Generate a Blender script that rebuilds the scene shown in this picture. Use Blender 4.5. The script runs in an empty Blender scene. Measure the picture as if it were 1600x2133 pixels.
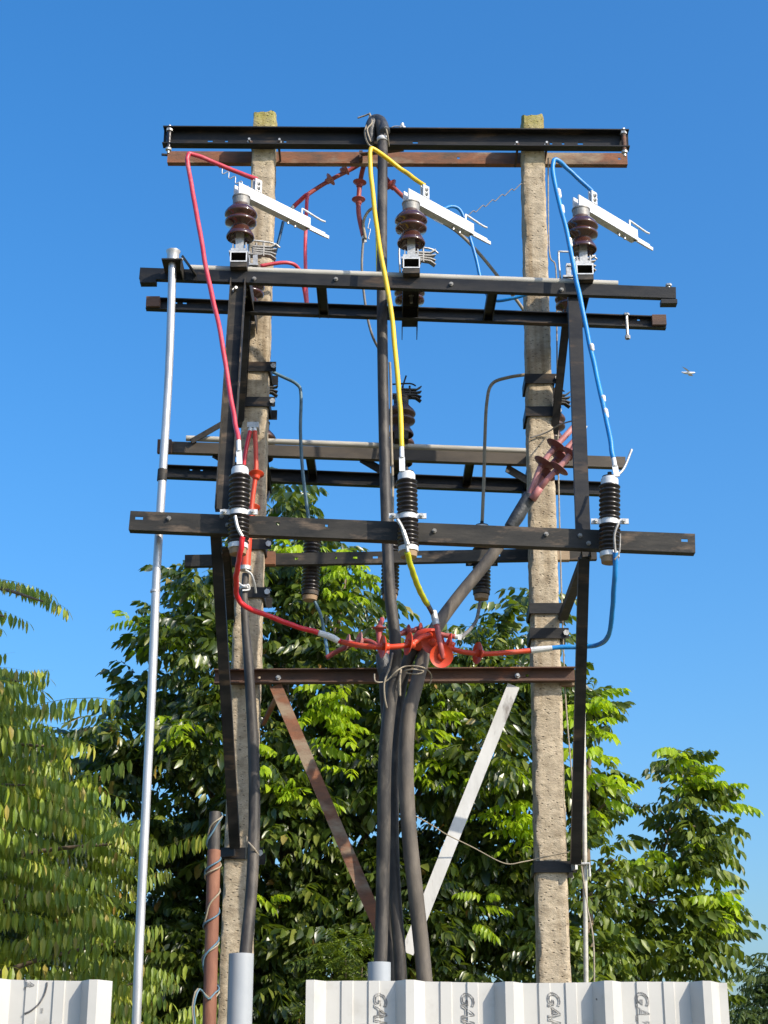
import bpy, math, random
import numpy as np
from mathutils import Vector, noise

random.seed(7)
rng = np.random.default_rng(11)
S = bpy.context.scene
COL = S.collection
R = math.radians

# ------------------------------------------------------------------ camera
PITCH = R(20.3)
FPX = 3500.0            # focal length in pixels of the 1600 x 2133 photograph
CAMZ = 1.6
cd = bpy.data.cameras.new('camera')
cd.sensor_fit = 'VERTICAL'; cd.sensor_height = 24.0; cd.sensor_width = 18.0
cd.lens = FPX / 2133.0 * 24.0
cd.clip_start = 0.05; cd.clip_end = 3000
cam = bpy.data.objects.new('camera', cd); COL.objects.link(cam)
cam.location = (0, 0, CAMZ); cam.rotation_euler = (math.pi / 2 + PITCH, 0, 0)
S.camera = cam

# ------------------------------------------------------------------ sky, sun, exposure
SUN_AZ, SUN_EL = R(52), R(35)       # to the right of and behind the camera
W = bpy.data.worlds.new('World'); S.world = W; W.use_nodes = True
nt = W.node_tree; nt.nodes.clear()
sky = nt.nodes.new('ShaderNodeTexSky'); sky.sky_type = 'NISHITA'; sky.sun_disc = False
sky.sun_elevation = SUN_EL; sky.sun_rotation = math.pi - SUN_AZ
sky.altitude = 0; sky.air_density = 1.3; sky.dust_density = 3.0; sky.ozone_density = 7.6
hsv = nt.nodes.new('ShaderNodeHueSaturation'); hsv.inputs['Saturation'].default_value = 1.22
hsv.inputs['Hue'].default_value = 0.5
bg = nt.nodes.new('ShaderNodeBackground'); bg.inputs[1].default_value = 0.15
wo = nt.nodes.new('ShaderNodeOutputWorld')
nt.links.new(sky.outputs[0], hsv.inputs['Color']); nt.links.new(hsv.outputs[0], bg.inputs[0]); nt.links.new(bg.outputs[0], wo.inputs[0])
sd = bpy.data.lights.new('sun', 'SUN'); sd.energy = 3.55; sd.angle = R(0.53); sd.color = (1.0, 0.90, 0.75)
sun = bpy.data.objects.new('sun', sd); COL.objects.link(sun)
sdir = Vector((math.sin(SUN_AZ) * math.cos(SUN_EL), -math.cos(SUN_AZ) * math.cos(SUN_EL), math.sin(SUN_EL)))
sun.rotation_euler = sdir.to_track_quat('Z', 'Y').to_euler(); sun.location = sdir * 60
vs = S.view_settings; vs.view_transform = 'Standard'; vs.look = 'None'; vs.exposure = 0.68; vs.gamma = 1.0; vs.use_curve_mapping = False
S.cycles.max_bounces = 8; S.cycles.transparent_max_bounces = 8

# ------------------------------------------------------------------ helpers
SP, CP = math.sin(PITCH), math.cos(PITCH)
def P(x, y, Y):
    """point of the place seen at photograph pixel x, y and standing Y metres in front of the camera"""
    dx, dy = (x - 800.0) / FPX, (1066.5 - y) / FPX
    zc = Y / (CP - SP * dy)
    return Vector((dx * zc, Y, CAMZ + zc * (SP + CP * dy)))
def PXM(x, y, Y):
    dy = (1066.5 - y) / FPX
    return FPX / (Y / (CP - SP * dy))      # pixels per metre there

class MB:
    def __init__(s): s.v = []; s.f = []
    def add(s, v, f):
        o = len(s.v); s.v += [Vector(a) for a in v]; s.f += [[i + o for i in q] for q in f]; return s
    def box(s, c, u, v, n, a, b, h):
        """box centred at c, half sizes a b h along unit axes u v n"""
        pts = [c + u * (a * i) + v * (b * j) + n * (h * k) for i in (-1, 1) for j in (-1, 1) for k in (-1, 1)]
        return s.add(pts, [(0, 1, 3, 2), (4, 6, 7, 5), (0, 4, 5, 1), (2, 3, 7, 6), (0, 2, 6, 4), (1, 5, 7, 3)])
    def aabb(s, lo, hi):
        lo, hi = Vector(lo), Vector(hi); c = (lo + hi) / 2; d = (hi - lo) / 2
        return s.box(c, Vector((1, 0, 0)), Vector((0, 1, 0)), Vector((0, 0, 1)), d.x, d.y, d.z)
    def tube(s, pts, r, seg=10, smooth=True, cap=True, sub=6):
        pts = [Vector(p) for p in pts]
        rs = r if isinstance(r, (list, tuple)) else [r] * len(pts)
        if smooth and len(pts) > 2:
            q, rr = [], []
            n = len(pts)
            for i in range(n - 1):
                p0, p1, p2, p3 = pts[max(i - 1, 0)], pts[i], pts[i + 1], pts[min(i + 2, n - 1)]
                for k in range(sub):
                    t = k / sub
                    q.append(0.5 * ((2 * p1) + (p2 - p0) * t + (2 * p0 - 5 * p1 + 4 * p2 - p3) * t * t + (3 * p1 - p0 - 3 * p2 + p3) * t ** 3))
                    rr.append(rs[i] + (rs[i + 1] - rs[i]) * t)
            q.append(pts[-1]); rr.append(rs[-1]); pts, rs = q, rr
        d0 = (pts[1] - pts[0]).normalized()
        a = Vector((0, 0, 1)) if abs(d0.z) < 0.9 else Vector((1, 0, 0))
        nrm = d0.cross(a).normalized(); vv = []; o = len(s.v); n = len(pts)
        for i, p in enumerate(pts):
            d = (pts[min(i + 1, n - 1)] - pts[max(i - 1, 0)])
            d = d.normalized() if d.length > 1e-9 else d0
            nrm = (nrm - d * nrm.dot(d)); nrm = nrm.normalized() if nrm.length > 1e-6 else d.orthogonal().normalized()
            b = d.cross(nrm)
            for k in range(seg):
                t = 2 * math.pi * k / seg
                s.v.append(p + (nrm * math.cos(t) + b * math.sin(t)) * rs[i])
        for i in range(n - 1):
            for k in range(seg):
                k2 = (k + 1) % seg
                s.f.append([o + i * seg + k, o + i * seg + k2, o + (i + 1) * seg + k2, o + (i + 1) * seg + k])
        if cap:
            s.f.append([o + k for k in range(seg)][::-1]); s.f.append([o + (n - 1) * seg + k for k in range(seg)])
        return s
    def lathe(s, p, axis, prof, seg=24):
        """prof: (distance along axis, radius)"""
        p = Vector(p); ax = Vector(axis).normalized(); u = ax.orthogonal().normalized(); w = ax.cross(u)
        o = len(s.v)
        for (h, r) in prof:
            for k in range(seg):
                t = 2 * math.pi * k / seg
                s.v.append(p + ax * h + (u * math.cos(t) + w * math.sin(t)) * r)
        for i in range(len(prof) - 1):
            for k in range(seg):
                k2 = (k + 1) % seg
                s.f.append([o + i * seg + k, o + i * seg + k2, o + (i + 1) * seg + k2, o + (i + 1) * seg + k])
        s.f.append([o + k for k in range(seg)][::-1]); s.f.append([o + (len(prof) - 1) * seg + k for k in range(seg)])
        return s
    def bar(s, p0, p1, w, h, vh=(0, 0, 1)):
        """solid bar from p0 to p1, w across vh x axis, h along vh"""
        p0, p1 = Vector(p0), Vector(p1); u = (p1 - p0).normalized(); v = Vector(vh); v = (v - u * v.dot(u)).normalized(); n = u.cross(v)
        return s.box((p0 + p1) / 2, u, v, n, (p1 - p0).length / 2, h / 2, w / 2)
    def channel(s, p0, p1, h, w, t=0.006, side=-1, vh=(0, 0, 1), holes=(), lip=None):
        """steel channel: web centred on p0-p1, height h along vh, flanges w long on the side*n side; holes = (distance, v offset, length, height)"""
        p0, p1 = Vector(p0), Vector(p1); u = (p1 - p0).normalized(); v = Vector(vh); v = (v - u * v.dot(u)).normalized(); n = u.cross(v)
        L = (p1 - p0).length
        xs = {0.0, L}
        for (d, vo, l, hh) in holes: xs |= {d - l / 2, d + l / 2}
        xs = sorted(xs)
        for a, b in zip(xs[:-1], xs[1:]):
            m = (a + b) / 2; hole = [q for q in holes if abs(m - q[0]) < q[2] / 2]
            segs = [(-h / 2, h / 2)]
            if hole:
                q = hole[0]; segs = [(-h / 2, q[1] - q[3] / 2), (q[1] + q[3] / 2, h / 2)]
            for (y0, y1) in segs:
                s.box(p0 + u * m + v * ((y0 + y1) / 2), u, v, n, (b - a) / 2, (y1 - y0) / 2, t / 2)
        for e in (-1, 1):
            if lip is not None and e not in lip: continue
            s.box((p0 + p1) / 2 + v * (e * (h / 2 - t / 2)) + n * (side * (t / 2 + (w - t) / 2)), u, v, n, L / 2 - 0.0004, t / 2 - 0.0003, (w - t) / 2)
        return s
    def build(s, name, mat, parent=None, smooth=False, kind=None, label=None):
        v = np.array([tuple(a) for a in s.v], dtype=float)
        if parent is not None:
            g = parent; org = Vector((0, 0, 0))
            while g is not None: org += g.location; g = g.parent
            off = Vector((0, 0, 0))
        else:
            off = Vector(((v[:, 0].min() + v[:, 0].max()) / 2, (v[:, 1].min() + v[:, 1].max()) / 2, v[:, 2].min())); org = off
        v -= np.array(tuple(org))
        me = bpy.data.meshes.new(name); me.from_pydata(v.tolist(), [], s.f); me.update()
        if isinstance(smooth, bool):
            if smooth: me.polygons.foreach_set('use_smooth', [True] * len(me.polygons))
        else:
            me.polygons.foreach_set('use_smooth', [True] * len(me.polygons))
            me.set_sharp_from_angle(angle=R(smooth))
        me.materials.append(mat)
        o = bpy.data.objects.new(name, me); COL.objects.link(o)
        if parent is not None: o.parent = parent
        else: o.location = off
        if kind: o['kind'] = kind
        if label: o['label'] = label
        return o

def thing(name, loc, label, cat, group=None):
    o = bpy.data.objects.new(name, None); COL.objects.link(o); o.location = loc; o.empty_display_size = 0.1
    o['label'] = label; o['category'] = cat
    if group: o['group'] = group
    return o
def tag(o, label, cat, group=None):
    o['label'] = label; o['category'] = cat
    if group: o['group'] = group
    return o

# ------------------------------------------------------------------ materials
def mat(name, c1, c2=None, rough=0.6, metal=0.0, scale=8.0, bump=0.0, bscale=40.0, detail=6.0, ramp=(0.35, 0.65), stretch=(1, 1, 1),
        c3=None, scale3=3.0, ramp3=(0.55, 0.7), rvar=0.0, spec=0.5, coat=0.0):
    m = bpy.data.materials.new(name); m.use_nodes = True; t = m.node_tree; N, L = t.nodes, t.links
    b = N['Principled BSDF']; b.inputs['Roughness'].default_value = rough; b.inputs['Metallic'].default_value = metal
    b.inputs['Specular IOR Level'].default_value = spec; b.inputs['Coat Weight'].default_value = coat
    b.inputs['Base Color'].default_value = (*c1, 1)
    tc = N.new('ShaderNodeTexCoord'); mp = N.new('ShaderNodeMapping'); mp.inputs['Scale'].default_value = stretch
    L.new(tc.outputs['Object'], mp.inputs[0])
    def nz(sc, det):
        n = N.new('ShaderNodeTexNoise'); n.inputs['Scale'].default_value = sc; n.inputs['Detail'].default_value = det; n.inputs['Roughness'].default_value = 0.62
        L.new(mp.outputs[0], n.inputs['Vector']); return n
    if c2 is not None:
        n = nz(scale, detail); r = N.new('ShaderNodeValToRGB'); r.color_ramp.elements[0].position = ramp[0]; r.color_ramp.elements[1].position = ramp[1]
        r.color_ramp.elements[0].color = (*c1, 1); r.color_ramp.elements[1].color = (*c2, 1)
        L.new(n.outputs['Fac'], r.inputs[0]); out = r.outputs[0]
        if c3 is not None:
            n3 = nz(scale3, 5); mr = N.new('ShaderNodeMapRange'); mr.inputs[1].default_value = ramp3[0]; mr.inputs[2].default_value = ramp3[1]
            L.new(n3.outputs['Fac'], mr.inputs[0]); mx = N.new('ShaderNodeMix'); mx.data_type = 'RGBA'
            L.new(mr.outputs[0], mx.inputs[0]); L.new(out, mx.inputs[6]); mx.inputs[7].default_value = (*c3, 1); out = mx.outputs[2]
        L.new(out, b.inputs['Base Color'])
        if rvar:
            mr2 = N.new('ShaderNodeMapRange'); mr2.inputs[3].default_value = rough - rvar; mr2.inputs[4].default_value = min(1, rough + rvar)
            L.new(n.outputs['Fac'], mr2.inputs[0]); L.new(mr2.outputs[0], b.inputs['Roughness'])
    if bump:
        nb = nz(bscale, 7); bp = N.new('ShaderNodeBump'); bp.inputs['Strength'].default_value = bump; bp.inputs['Distance'].default_value = 0.01
        L.new(nb.outputs['Fac'], bp.inputs['Height']); L.new(bp.outputs[0], b.inputs['Normal'])
    return m

M = {}
M['black'] = mat('black_painted_steel', (0.008, 0.0085, 0.010), (0.024, 0.022, 0.020), 0.5, 0, 14, 0.15, 60, stretch=(.25, 1, 1), c3=(0.075, 0.05, 0.032), scale3=13, ramp3=(0.57, 0.7), rvar=0.15, spec=0.3)
M['greysteel'] = mat('dusty_dark_steel', (0.014, 0.0135, 0.012), (0.046, 0.041, 0.034), 0.6, 0, 11, 0.15, 60, stretch=(.3, 1, 1), c3=(0.12, 0.088, 0.062), scale3=18, ramp3=(0.55, 0.68), rvar=0.12, spec=0.3)
M['rust'] = mat('rusty_steel', (0.27, 0.105, 0.05), (0.11, 0.068, 0.046), 0.85, 0, 13, 0.3, 90, stretch=(.4, 1, 1), c3=(0.30, 0.225, 0.15), scale3=4, ramp3=(0.52, 0.62))
M['rustdark'] = mat('dark_rusty_steel', (0.06, 0.04, 0.032), (0.13, 0.065, 0.04), 0.8, 0, 9, 0.25, 70, stretch=(.4, 1, 1), c3=(0.24, 0.09, 0.045), scale3=6, ramp3=(0.6, 0.7))
M['rustpipe'] = mat('rusty_iron_pipe', (0.15, 0.055, 0.03), (0.24, 0.105, 0.06), 0.8, 0, 14, 0.25, 80, stretch=(1, 1, .3), c3=(0.15, 0.06, 0.04), scale3=5)
M['galv'] = mat('galvanised_steel', (0.44, 0.44, 0.44), (0.62, 0.61, 0.60), 0.42, 0.55, 30, 0.08, 40, stretch=(1, 1, .12), c3=(0.34, 0.33, 0.31), scale3=6, rvar=0.12)
M['galvdull'] = mat('weathered_galvanised_pipe', (0.36, 0.34, 0.29), (0.52, 0.49, 0.42), 0.6, 0.1, 18, 0.1, 60, stretch=(.2, 1, 1))
M['alu'] = mat('bright_aluminium', (0.72, 0.72, 0.71), (0.58, 0.58, 0.57), 0.42, 0.15, 25, 0.05, 60)
M['hard'] = mat('zinc_plated_hardware', (0.58, 0.57, 0.54), (0.36, 0.35, 0.33), 0.45, 0.5, 45, 0.15, 120)
M['greyhard'] = mat('weathered_grey_metal', (0.30, 0.29, 0.27), (0.18, 0.17, 0.155), 0.55, 0.25, 40, 0.2, 100)
M['maroon'] = mat('maroon_shed', (0.15, 0.042, 0.04), (0.19, 0.06, 0.055), 0.5, 0, 12)
M['concrete'] = None
M['porc'] = mat('brown_glazed_porcelain', (0.045, 0.015, 0.011), (0.066, 0.022, 0.014), 0.16, 0, 12, 0.0, coat=0.6, spec=0.6)
M['porcdark'] = mat('dark_porcelain', (0.05, 0.025, 0.018), (0.09, 0.045, 0.03), 0.4, 0, 12)
M['poly'] = mat('black_polymer', (0.016, 0.013, 0.013), (0.028, 0.022, 0.021), 0.3, 0, 20, 0.0)
M['cablesheath'] = mat('black_cable_sheath', (0.022, 0.020, 0.019), (0.06, 0.053, 0.046), 0.55, 0, 9, 0.15, 90, stretch=(1, 1, .35), c3=(0.13, 0.11, 0.088), scale3=16, ramp3=(0.5, 0.75), spec=0.35)
M['cablegrey'] = mat('dusty_grey_cable_sheath', (0.075, 0.062, 0.048), (0.15, 0.125, 0.098), 0.7, 0, 12, 0.2, 90, stretch=(1, 1, .35), c3=(0.05, 0.045, 0.042), scale3=9, ramp3=(0.5, 0.7))
M['tape'] = mat('black_tape', (0.02, 0.021, 0.023), (0.055, 0.058, 0.06), 0.42, 0, 20, 0.6, 45)
M['red'] = mat('red_insulation', (0.46, 0.025, 0.045), (0.55, 0.06, 0.085), 0.4, 0, 9, 0.08, 60, c3=(0.50, 0.16, 0.16), scale3=14, ramp3=(0.55, 0.8))
M['redbright'] = mat('scarlet_insulation', (0.56, 0.012, 0.02), (0.62, 0.03, 0.035), 0.3, 0, 20)
M['redterm'] = mat('faded_red_termination', (0.30, 0.045, 0.04), (0.36, 0.085, 0.075), 0.5, 0, 15, c3=(0.42, 0.17, 0.15), scale3=6)
M['pinkterm'] = mat('faded_pink_termination', (0.50, 0.23, 0.215), (0.42, 0.15, 0.14), 0.55, 0, 12)
M['orange'] = mat('orange_red_termination', (0.64, 0.055, 0.014), (0.55, 0.06, 0.02), 0.42, 0, 14, c3=(0.52, 0.10, 0.055), scale3=7)
M['yellow'] = mat('yellow_insulation', (0.74, 0.50, 0.008), (0.66, 0.43, 0.012), 0.42, 0, 9, 0.08, 60, c3=(0.42, 0.31, 0.05), scale3=14, ramp3=(0.54, 0.75))
M['yellowgreen'] = mat('lime_yellow_insulation', (0.55, 0.55, 0.015), (0.46, 0.46, 0.02), 0.36, 0, 20, c3=(0.28, 0.30, 0.03), scale3=10)
M['blue'] = mat('blue_insulation', (0.008, 0.17, 0.50), (0.016, 0.25, 0.60), 0.4, 0, 9, 0.08, 60, c3=(0.12, 0.32, 0.55), scale3=14, ramp3=(0.58, 0.8))
M['blueold'] = mat('faded_blue_insulation', (0.06, 0.13, 0.18), (0.10, 0.18, 0.23), 0.5, 0, 20)
M['bluedark'] = mat('dark_blue_insulation', (0.015, 0.06, 0.13), (0.02, 0.08, 0.16), 0.45, 0, 20)
M['tan'] = mat('tan_insulation', (0.30, 0.25, 0.17), (0.22, 0.18, 0.12), 0.6, 0, 20)
M['greywire'] = mat('grey_wire', (0.14, 0.13, 0.12), (0.20, 0.185, 0.165), 0.6, 0, 20)
M['rope'] = mat('pale_binding_rope', (0.36, 0.31, 0.23), (0.24, 0.20, 0.15), 0.85, 0, 60, 0.3, 120)
M['pvc'] = mat('grey_pvc', (0.32, 0.345, 0.37), (0.37, 0.39, 0.41), 0.42, 0, 5, 0.03, 30)
M['sheet'] = mat('cream_coated_sheet', (0.46, 0.45, 0.42), (0.52, 0.505, 0.47), 0.45, 0, 4, 0.05, 9, c3=(0.36, 0.335, 0.29), scale3=7, ramp3=(0.56, 0.8))
M['ink'] = mat('grey_print', (0.16, 0.155, 0.15), (0.42, 0.41, 0.39), 0.7, 0, 90, ramp=(0.42, 0.66))
M['inkdark'] = mat('dark_grey_print', (0.07, 0.07, 0.075), (0.2, 0.2, 0.2), 0.7, 0, 60, ramp=(0.5, 0.75))
M['white'] = mat('white_paint', (0.72, 0.72, 0.70), (0.55, 0.54, 0.52), 0.5, 0, 40)
M['whiteworn'] = mat('worn_pale_steel', (0.62, 0.61, 0.58), (0.50, 0.49, 0.46), 0.6, 0, 10, 0.1, 60, stretch=(1, 1, .3), c3=(0.22, 0.20, 0.18), scale3=8, ramp3=(0.58, 0.66))
M['plaster'] = mat('ochre_end_cap', (0.34, 0.23, 0.13), (0.26, 0.17, 0.10), 0.8, 0, 20)
M['bark'] = mat('bark', (0.12, 0.085, 0.055), (0.20, 0.15, 0.10), 0.9, 0, 16, 0.6, 40, stretch=(1, 1, .25))
M['ground'] = mat('dry_earth', (0.20, 0.15, 0.10), (0.11, 0.13, 0.05), 0.95, 0, 0.7, 0.4, 8)
M['feather'] = mat('pale_feathers', (0.75, 0.75, 0.73), (0.6, 0.6, 0.6), 0.7, 0, 40)

def concrete():
    m = bpy.data.materials.new('weathered_concrete'); m.use_nodes = True; t = m.node_tree; N, L = t.nodes, t.links
    b = N['Principled BSDF']; b.inputs['Roughness'].default_value = 0.9; b.inputs['Specular IOR Level'].default_value = 0.25
    tc = N.new('ShaderNodeTexCoord'); mp = N.new('ShaderNodeMapping'); mp.inputs['Scale'].default_value = (.9, .9, 1.5); L.new(tc.outputs['Object'], mp.inputs[0])
    def nz(sc, d=7, r=0.65):
        n = N.new('ShaderNodeTexNoise'); n.inputs['Scale'].default_value = sc; n.inputs['Detail'].default_value = d; n.inputs['Roughness'].default_value = r; L.new(mp.outputs[0], n.inputs['Vector']); return n
    n1 = nz(14); r = N.new('ShaderNodeValToRGB'); e = r.color_ramp.elements
    e[0].position = 0.3; e[0].color = (0.27, 0.215, 0.145, 1); e[1].position = 0.72; e[1].color = (0.60, 0.50, 0.36, 1); L.new(n1.outputs['Fac'], r.inputs[0])
    n2 = nz(1.7, 4); mr = N.new('ShaderNodeMapRange'); mr.inputs[1].default_value = 0.5; mr.inputs[2].default_value = 0.75; L.new(n2.outputs['Fac'], mr.inputs[0])
    mx = N.new('ShaderNodeMix'); mx.data_type = 'RGBA'; L.new(mr.outputs[0], mx.inputs[0]); L.new(r.outputs[0], mx.inputs[6]); mx.inputs[7].default_value = (0.37, 0.30, 0.215, 1)
    # lichen that grows on the top end of the pole
    sx = N.new('ShaderNodeSeparateXYZ'); L.new(tc.outputs['Generated'], sx.inputs[0])
    mg = N.new('ShaderNodeMapRange'); mg.inputs[1].default_value = 0.93; mg.inputs[2].default_value = 1.0; L.new(sx.outputs[2], mg.inputs[0])
    n3 = nz(18, 6); ml = N.new('ShaderNodeMath'); ml.operation = 'MULTIPLY'; L.new(mg.outputs[0], ml.inputs[0]); L.new(n3.outputs['Fac'], ml.inputs[1])
    mm = N.new('ShaderNodeMapRange'); mm.inputs[1].default_value = 0.12; mm.inputs[2].default_value = 0.55; L.new(ml.outputs[0], mm.inputs[0])
    mx2 = N.new('ShaderNodeMix'); mx2.data_type = 'RGBA'; L.new(mm.outputs[0], mx2.inputs[0]); L.new(mx.outputs[2], mx2.inputs[6]); mx2.inputs[7].default_value = (0.34, 0.30, 0.09, 1)
    # small pits
    vo = N.new('ShaderNodeTexVoronoi'); vo.inputs['Scale'].default_value = 38; L.new(mp.outputs[0], vo.inputs['Vector'])
    pm = N.new('ShaderNodeMapRange'); pm.inputs[1].default_value = 0.1; pm.inputs[2].default_value = 0.26; pm.inputs[3].default_value = 0.35; L.new(vo.outputs['Distance'], pm.inputs[0])
    mu = N.new('ShaderNodeMix'); mu.data_type = 'RGBA'; mu.blend_type = 'MULTIPLY'; mu.inputs[0].default_value = 0.7; L.new(mx2.outputs[2], mu.inputs[6]); L.new(pm.outputs[0], mu.inputs[7])
    mp2 = N.new('ShaderNodeMapping'); mp2.inputs['Scale'].default_value = (14, 14, .7); L.new(tc.outputs['Object'], mp2.inputs[0])
    ns = N.new('ShaderNodeTexNoise'); ns.inputs['Scale'].default_value = 1.6; ns.inputs['Detail'].default_value = 6; L.new(mp2.outputs[0], ns.inputs['Vector'])
    sm = N.new('ShaderNodeMapRange'); sm.inputs[1].default_value = 0.5; sm.inputs[2].default_value = 0.72; L.new(ns.outputs['Fac'], sm.inputs[0])
    mst = N.new('ShaderNodeMix'); mst.data_type = 'RGBA'; mst.blend_type = 'MULTIPLY'; L.new(sm.outputs[0], mst.inputs[0]); L.new(mu.outputs[2], mst.inputs[6]); mst.inputs[7].default_value = (0.62, 0.56, 0.48, 1)
    L.new(mst.outputs[2], b.inputs['Base Color'])
    nb = nz(21, 9, 0.72); ad = N.new('ShaderNodeMath'); ad.operation = 'ADD'; L.new(nb.outputs['Fac'], ad.inputs[0])
    pv = N.new('ShaderNodeMath'); pv.operation = 'MULTIPLY'; pv.inputs[1].default_value = 0.5; L.new(pm.outputs[0], pv.inputs[0]); L.new(pv.outputs[0], ad.inputs[1])
    bp = N.new('ShaderNodeBump'); bp.inputs['Strength'].default_value = 0.9; bp.inputs['Distance'].default_value = 0.012; L.new(ad.outputs[0], bp.inputs['Height']); L.new(bp.outputs[0], b.inputs['Normal'])
    return m
M['concrete'] = concrete()

def leafmat(name, cols, trans=0.3, tcol=(0.35, 0.5, 0.04), rough=0.4, spec=0.5):
    m = bpy.data.materials.new(name); m.use_nodes = True; t = m.node_tree; N, L = t.nodes, t.links
    b = N['Principled BSDF']; b.inputs['Roughness'].default_value = rough; b.inputs['Specular IOR Level'].default_value = spec
    g = N.new('ShaderNodeNewGeometry'); r = N.new('ShaderNodeValToRGB'); r.color_ramp.interpolation = 'LINEAR'
    while len(r.color_ramp.elements) < len(cols): r.color_ramp.elements.new(0.5)
    for e, (p, c) in zip(r.color_ramp.elements, cols): e.position = p; e.color = (*c, 1)
    L.new(g.outputs['Random Per Island'], r.inputs[0])
    n = N.new('ShaderNodeTexNoise'); n.inputs['Scale'].default_value = 1.3; n.inputs['Detail'].default_value = 3
    L.new(g.outputs['Position'], n.inputs['Vector'])
    mr = N.new('ShaderNodeMapRange'); mr.inputs[1].default_value = 0.3; mr.inputs[2].default_value = 0.7; mr.inputs[3].default_value = 0.75; mr.inputs[4].default_value = 1.25; L.new(n.outputs['Fac'], mr.inputs[0])
    mu = N.new('ShaderNodeMix'); mu.data_type = 'RGBA'; mu.blend_type = 'MULTIPLY'; mu.inputs[0].default_value = 1; L.new(r.outputs[0], mu.inputs[6]); L.new(mr.outputs[0], mu.inputs[7])
    L.new(mu.outputs[2], b.inputs['Base Color'])
    tr = N.new('ShaderNodeBsdfTranslucent'); tr.inputs[0].default_value = (*tcol, 1)
    mx = N.new('ShaderNodeMixShader'); mx.inputs[0].default_value = trans
    o = N['Material Output']; L.new(b.outputs[0], mx.inputs[1]); L.new(tr.outputs[0], mx.inputs[2]); L.new(mx.outputs[0], o.inputs[0])
    return m
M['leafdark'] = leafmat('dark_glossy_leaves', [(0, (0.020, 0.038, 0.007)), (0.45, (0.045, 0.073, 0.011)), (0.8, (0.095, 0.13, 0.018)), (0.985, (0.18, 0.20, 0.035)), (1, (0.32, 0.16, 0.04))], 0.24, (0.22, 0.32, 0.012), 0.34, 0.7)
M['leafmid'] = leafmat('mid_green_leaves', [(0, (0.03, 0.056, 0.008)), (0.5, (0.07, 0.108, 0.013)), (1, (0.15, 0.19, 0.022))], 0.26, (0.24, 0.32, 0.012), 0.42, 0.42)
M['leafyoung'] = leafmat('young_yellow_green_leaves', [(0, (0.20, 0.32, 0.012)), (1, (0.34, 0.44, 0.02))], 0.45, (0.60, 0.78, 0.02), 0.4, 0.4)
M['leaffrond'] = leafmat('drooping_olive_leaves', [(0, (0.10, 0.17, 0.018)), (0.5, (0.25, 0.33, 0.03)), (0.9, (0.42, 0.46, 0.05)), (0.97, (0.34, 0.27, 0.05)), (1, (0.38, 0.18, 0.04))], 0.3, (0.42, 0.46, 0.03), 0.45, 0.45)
M['leaffar'] = leafmat('far_dull_leaves', [(0, (0.035, 0.06, 0.015)), (1, (0.07, 0.10, 0.025))], 0.2, (0.2, 0.28, 0.03), 0.6, 0.3)

# ------------------------------------------------------------------ ground
gm = MB(); n = 24
gx = np.linspace(-600, 600, n); gy = np.linspace(-600, 600, n)
gv = [(x, y, 0.0) for y in gy for x in gx]
gm.add(gv, [(j * n + i, j * n + i + 1, (j + 1) * n + i + 1, (j + 1) * n + i) for j in range(n - 1) for i in range(n - 1)])
g = gm.build('ground', M['ground'], kind='structure')

# ------------------------------------------------------------------ concrete poles
YP = 8.22          # front face of the poles
PD = 0.16          # their depth
def pole(name, top, low, wt, wl, label, seed):
    """top, low: pixels of the centre line of the front face; wt, wl widths in pixels there"""
    a, b = P(*top, YP), P(*low, YP)
    wa, wb = wt / PXM(*top, YP), wl / PXM(*low, YP)
    t0 = thing('concrete_pole', (b.x + (b.x - a.x) * (b.z) / (a.z - b.z), YP + PD / 2, 0), label, 'pole', 'pair of concrete poles')
    nr, nx, ny = 330, 9, 7
    mb = MB()
    ring = [(i / nx, 0) for i in range(nx)] + [(1, j / ny) for j in range(ny)] + [(1 - i / nx, 1) for i in range(nx)] + [(0, 1 - j / ny) for j in range(ny)]
    k = len(ring)
    for r in range(nr + 1):
        z = -0.05 + (a.z + 0.05) * r / nr
        f = (z - b.z) / (a.z - b.z)
        cx = b.x + (a.x - b.x) * f; w = wb + (wa - wb) * f
        for (s, d) in ring:
            x = cx + (s - 0.5) * w; y = YP + d * PD
            corner = (s in (0, 1)) and (d in (0, 1))
            q = Vector((x * 9 + seed, y * 9, z * 9)); q2 = Vector((x * 40 + seed, y * 40, z * 30))
            dn = noise.noise(q) * 0.004 + noise.noise(q2) * 0.0036
            e = 0.005 + 0.022 * max(0, noise.noise(Vector((s * 5 + seed, d * 5, z * 11))) - .12) if corner else 0
            ox = (s - 0.5) * 2 if s in (0, 1) else 0; oy = (d - 0.5) * 2 if d in (0, 1) else 0
            if not corner and d in (0, 1): ox = 0
            if not corner and s in (0, 1): oy = 0
            x += ox * (dn - e); y += oy * (dn - e)
            zz = z
            if r == nr: zz += noise.noise(Vector((s * 3 + seed, d * 3, 1))) * 0.018
            mb.v.append(Vector((x, y, zz)))
    for r in range(nr):
        for i in range(k):
            j = (i + 1) % k
            mb.f.append([r * k + i, r * k + j, (r + 1) * k + j, (r + 1) * k + i])
    # top face as a grid fan
    c = len(mb.v); mb.v.append(Vector((a.x, YP + PD / 2, a.z + 0.004)))
    for i in range(k): mb.f.append([nr * k + i, nr * k + (i + 1) % k, c])
    mb.build('shaft', M['concrete'], t0, smooth=40)
    return t0, a, b, wa, wb
poleL = pole('concrete_pole', (551, 233), (492, 1960), 47, 66, 'tan concrete pole on the left with yellowish lichen on its top', 3.1)
poleR = pole('concrete_pole', (1110, 239), (1156, 2030), 46, 68, 'tan concrete pole on the right behind the blue conductor', 8.7)
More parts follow.
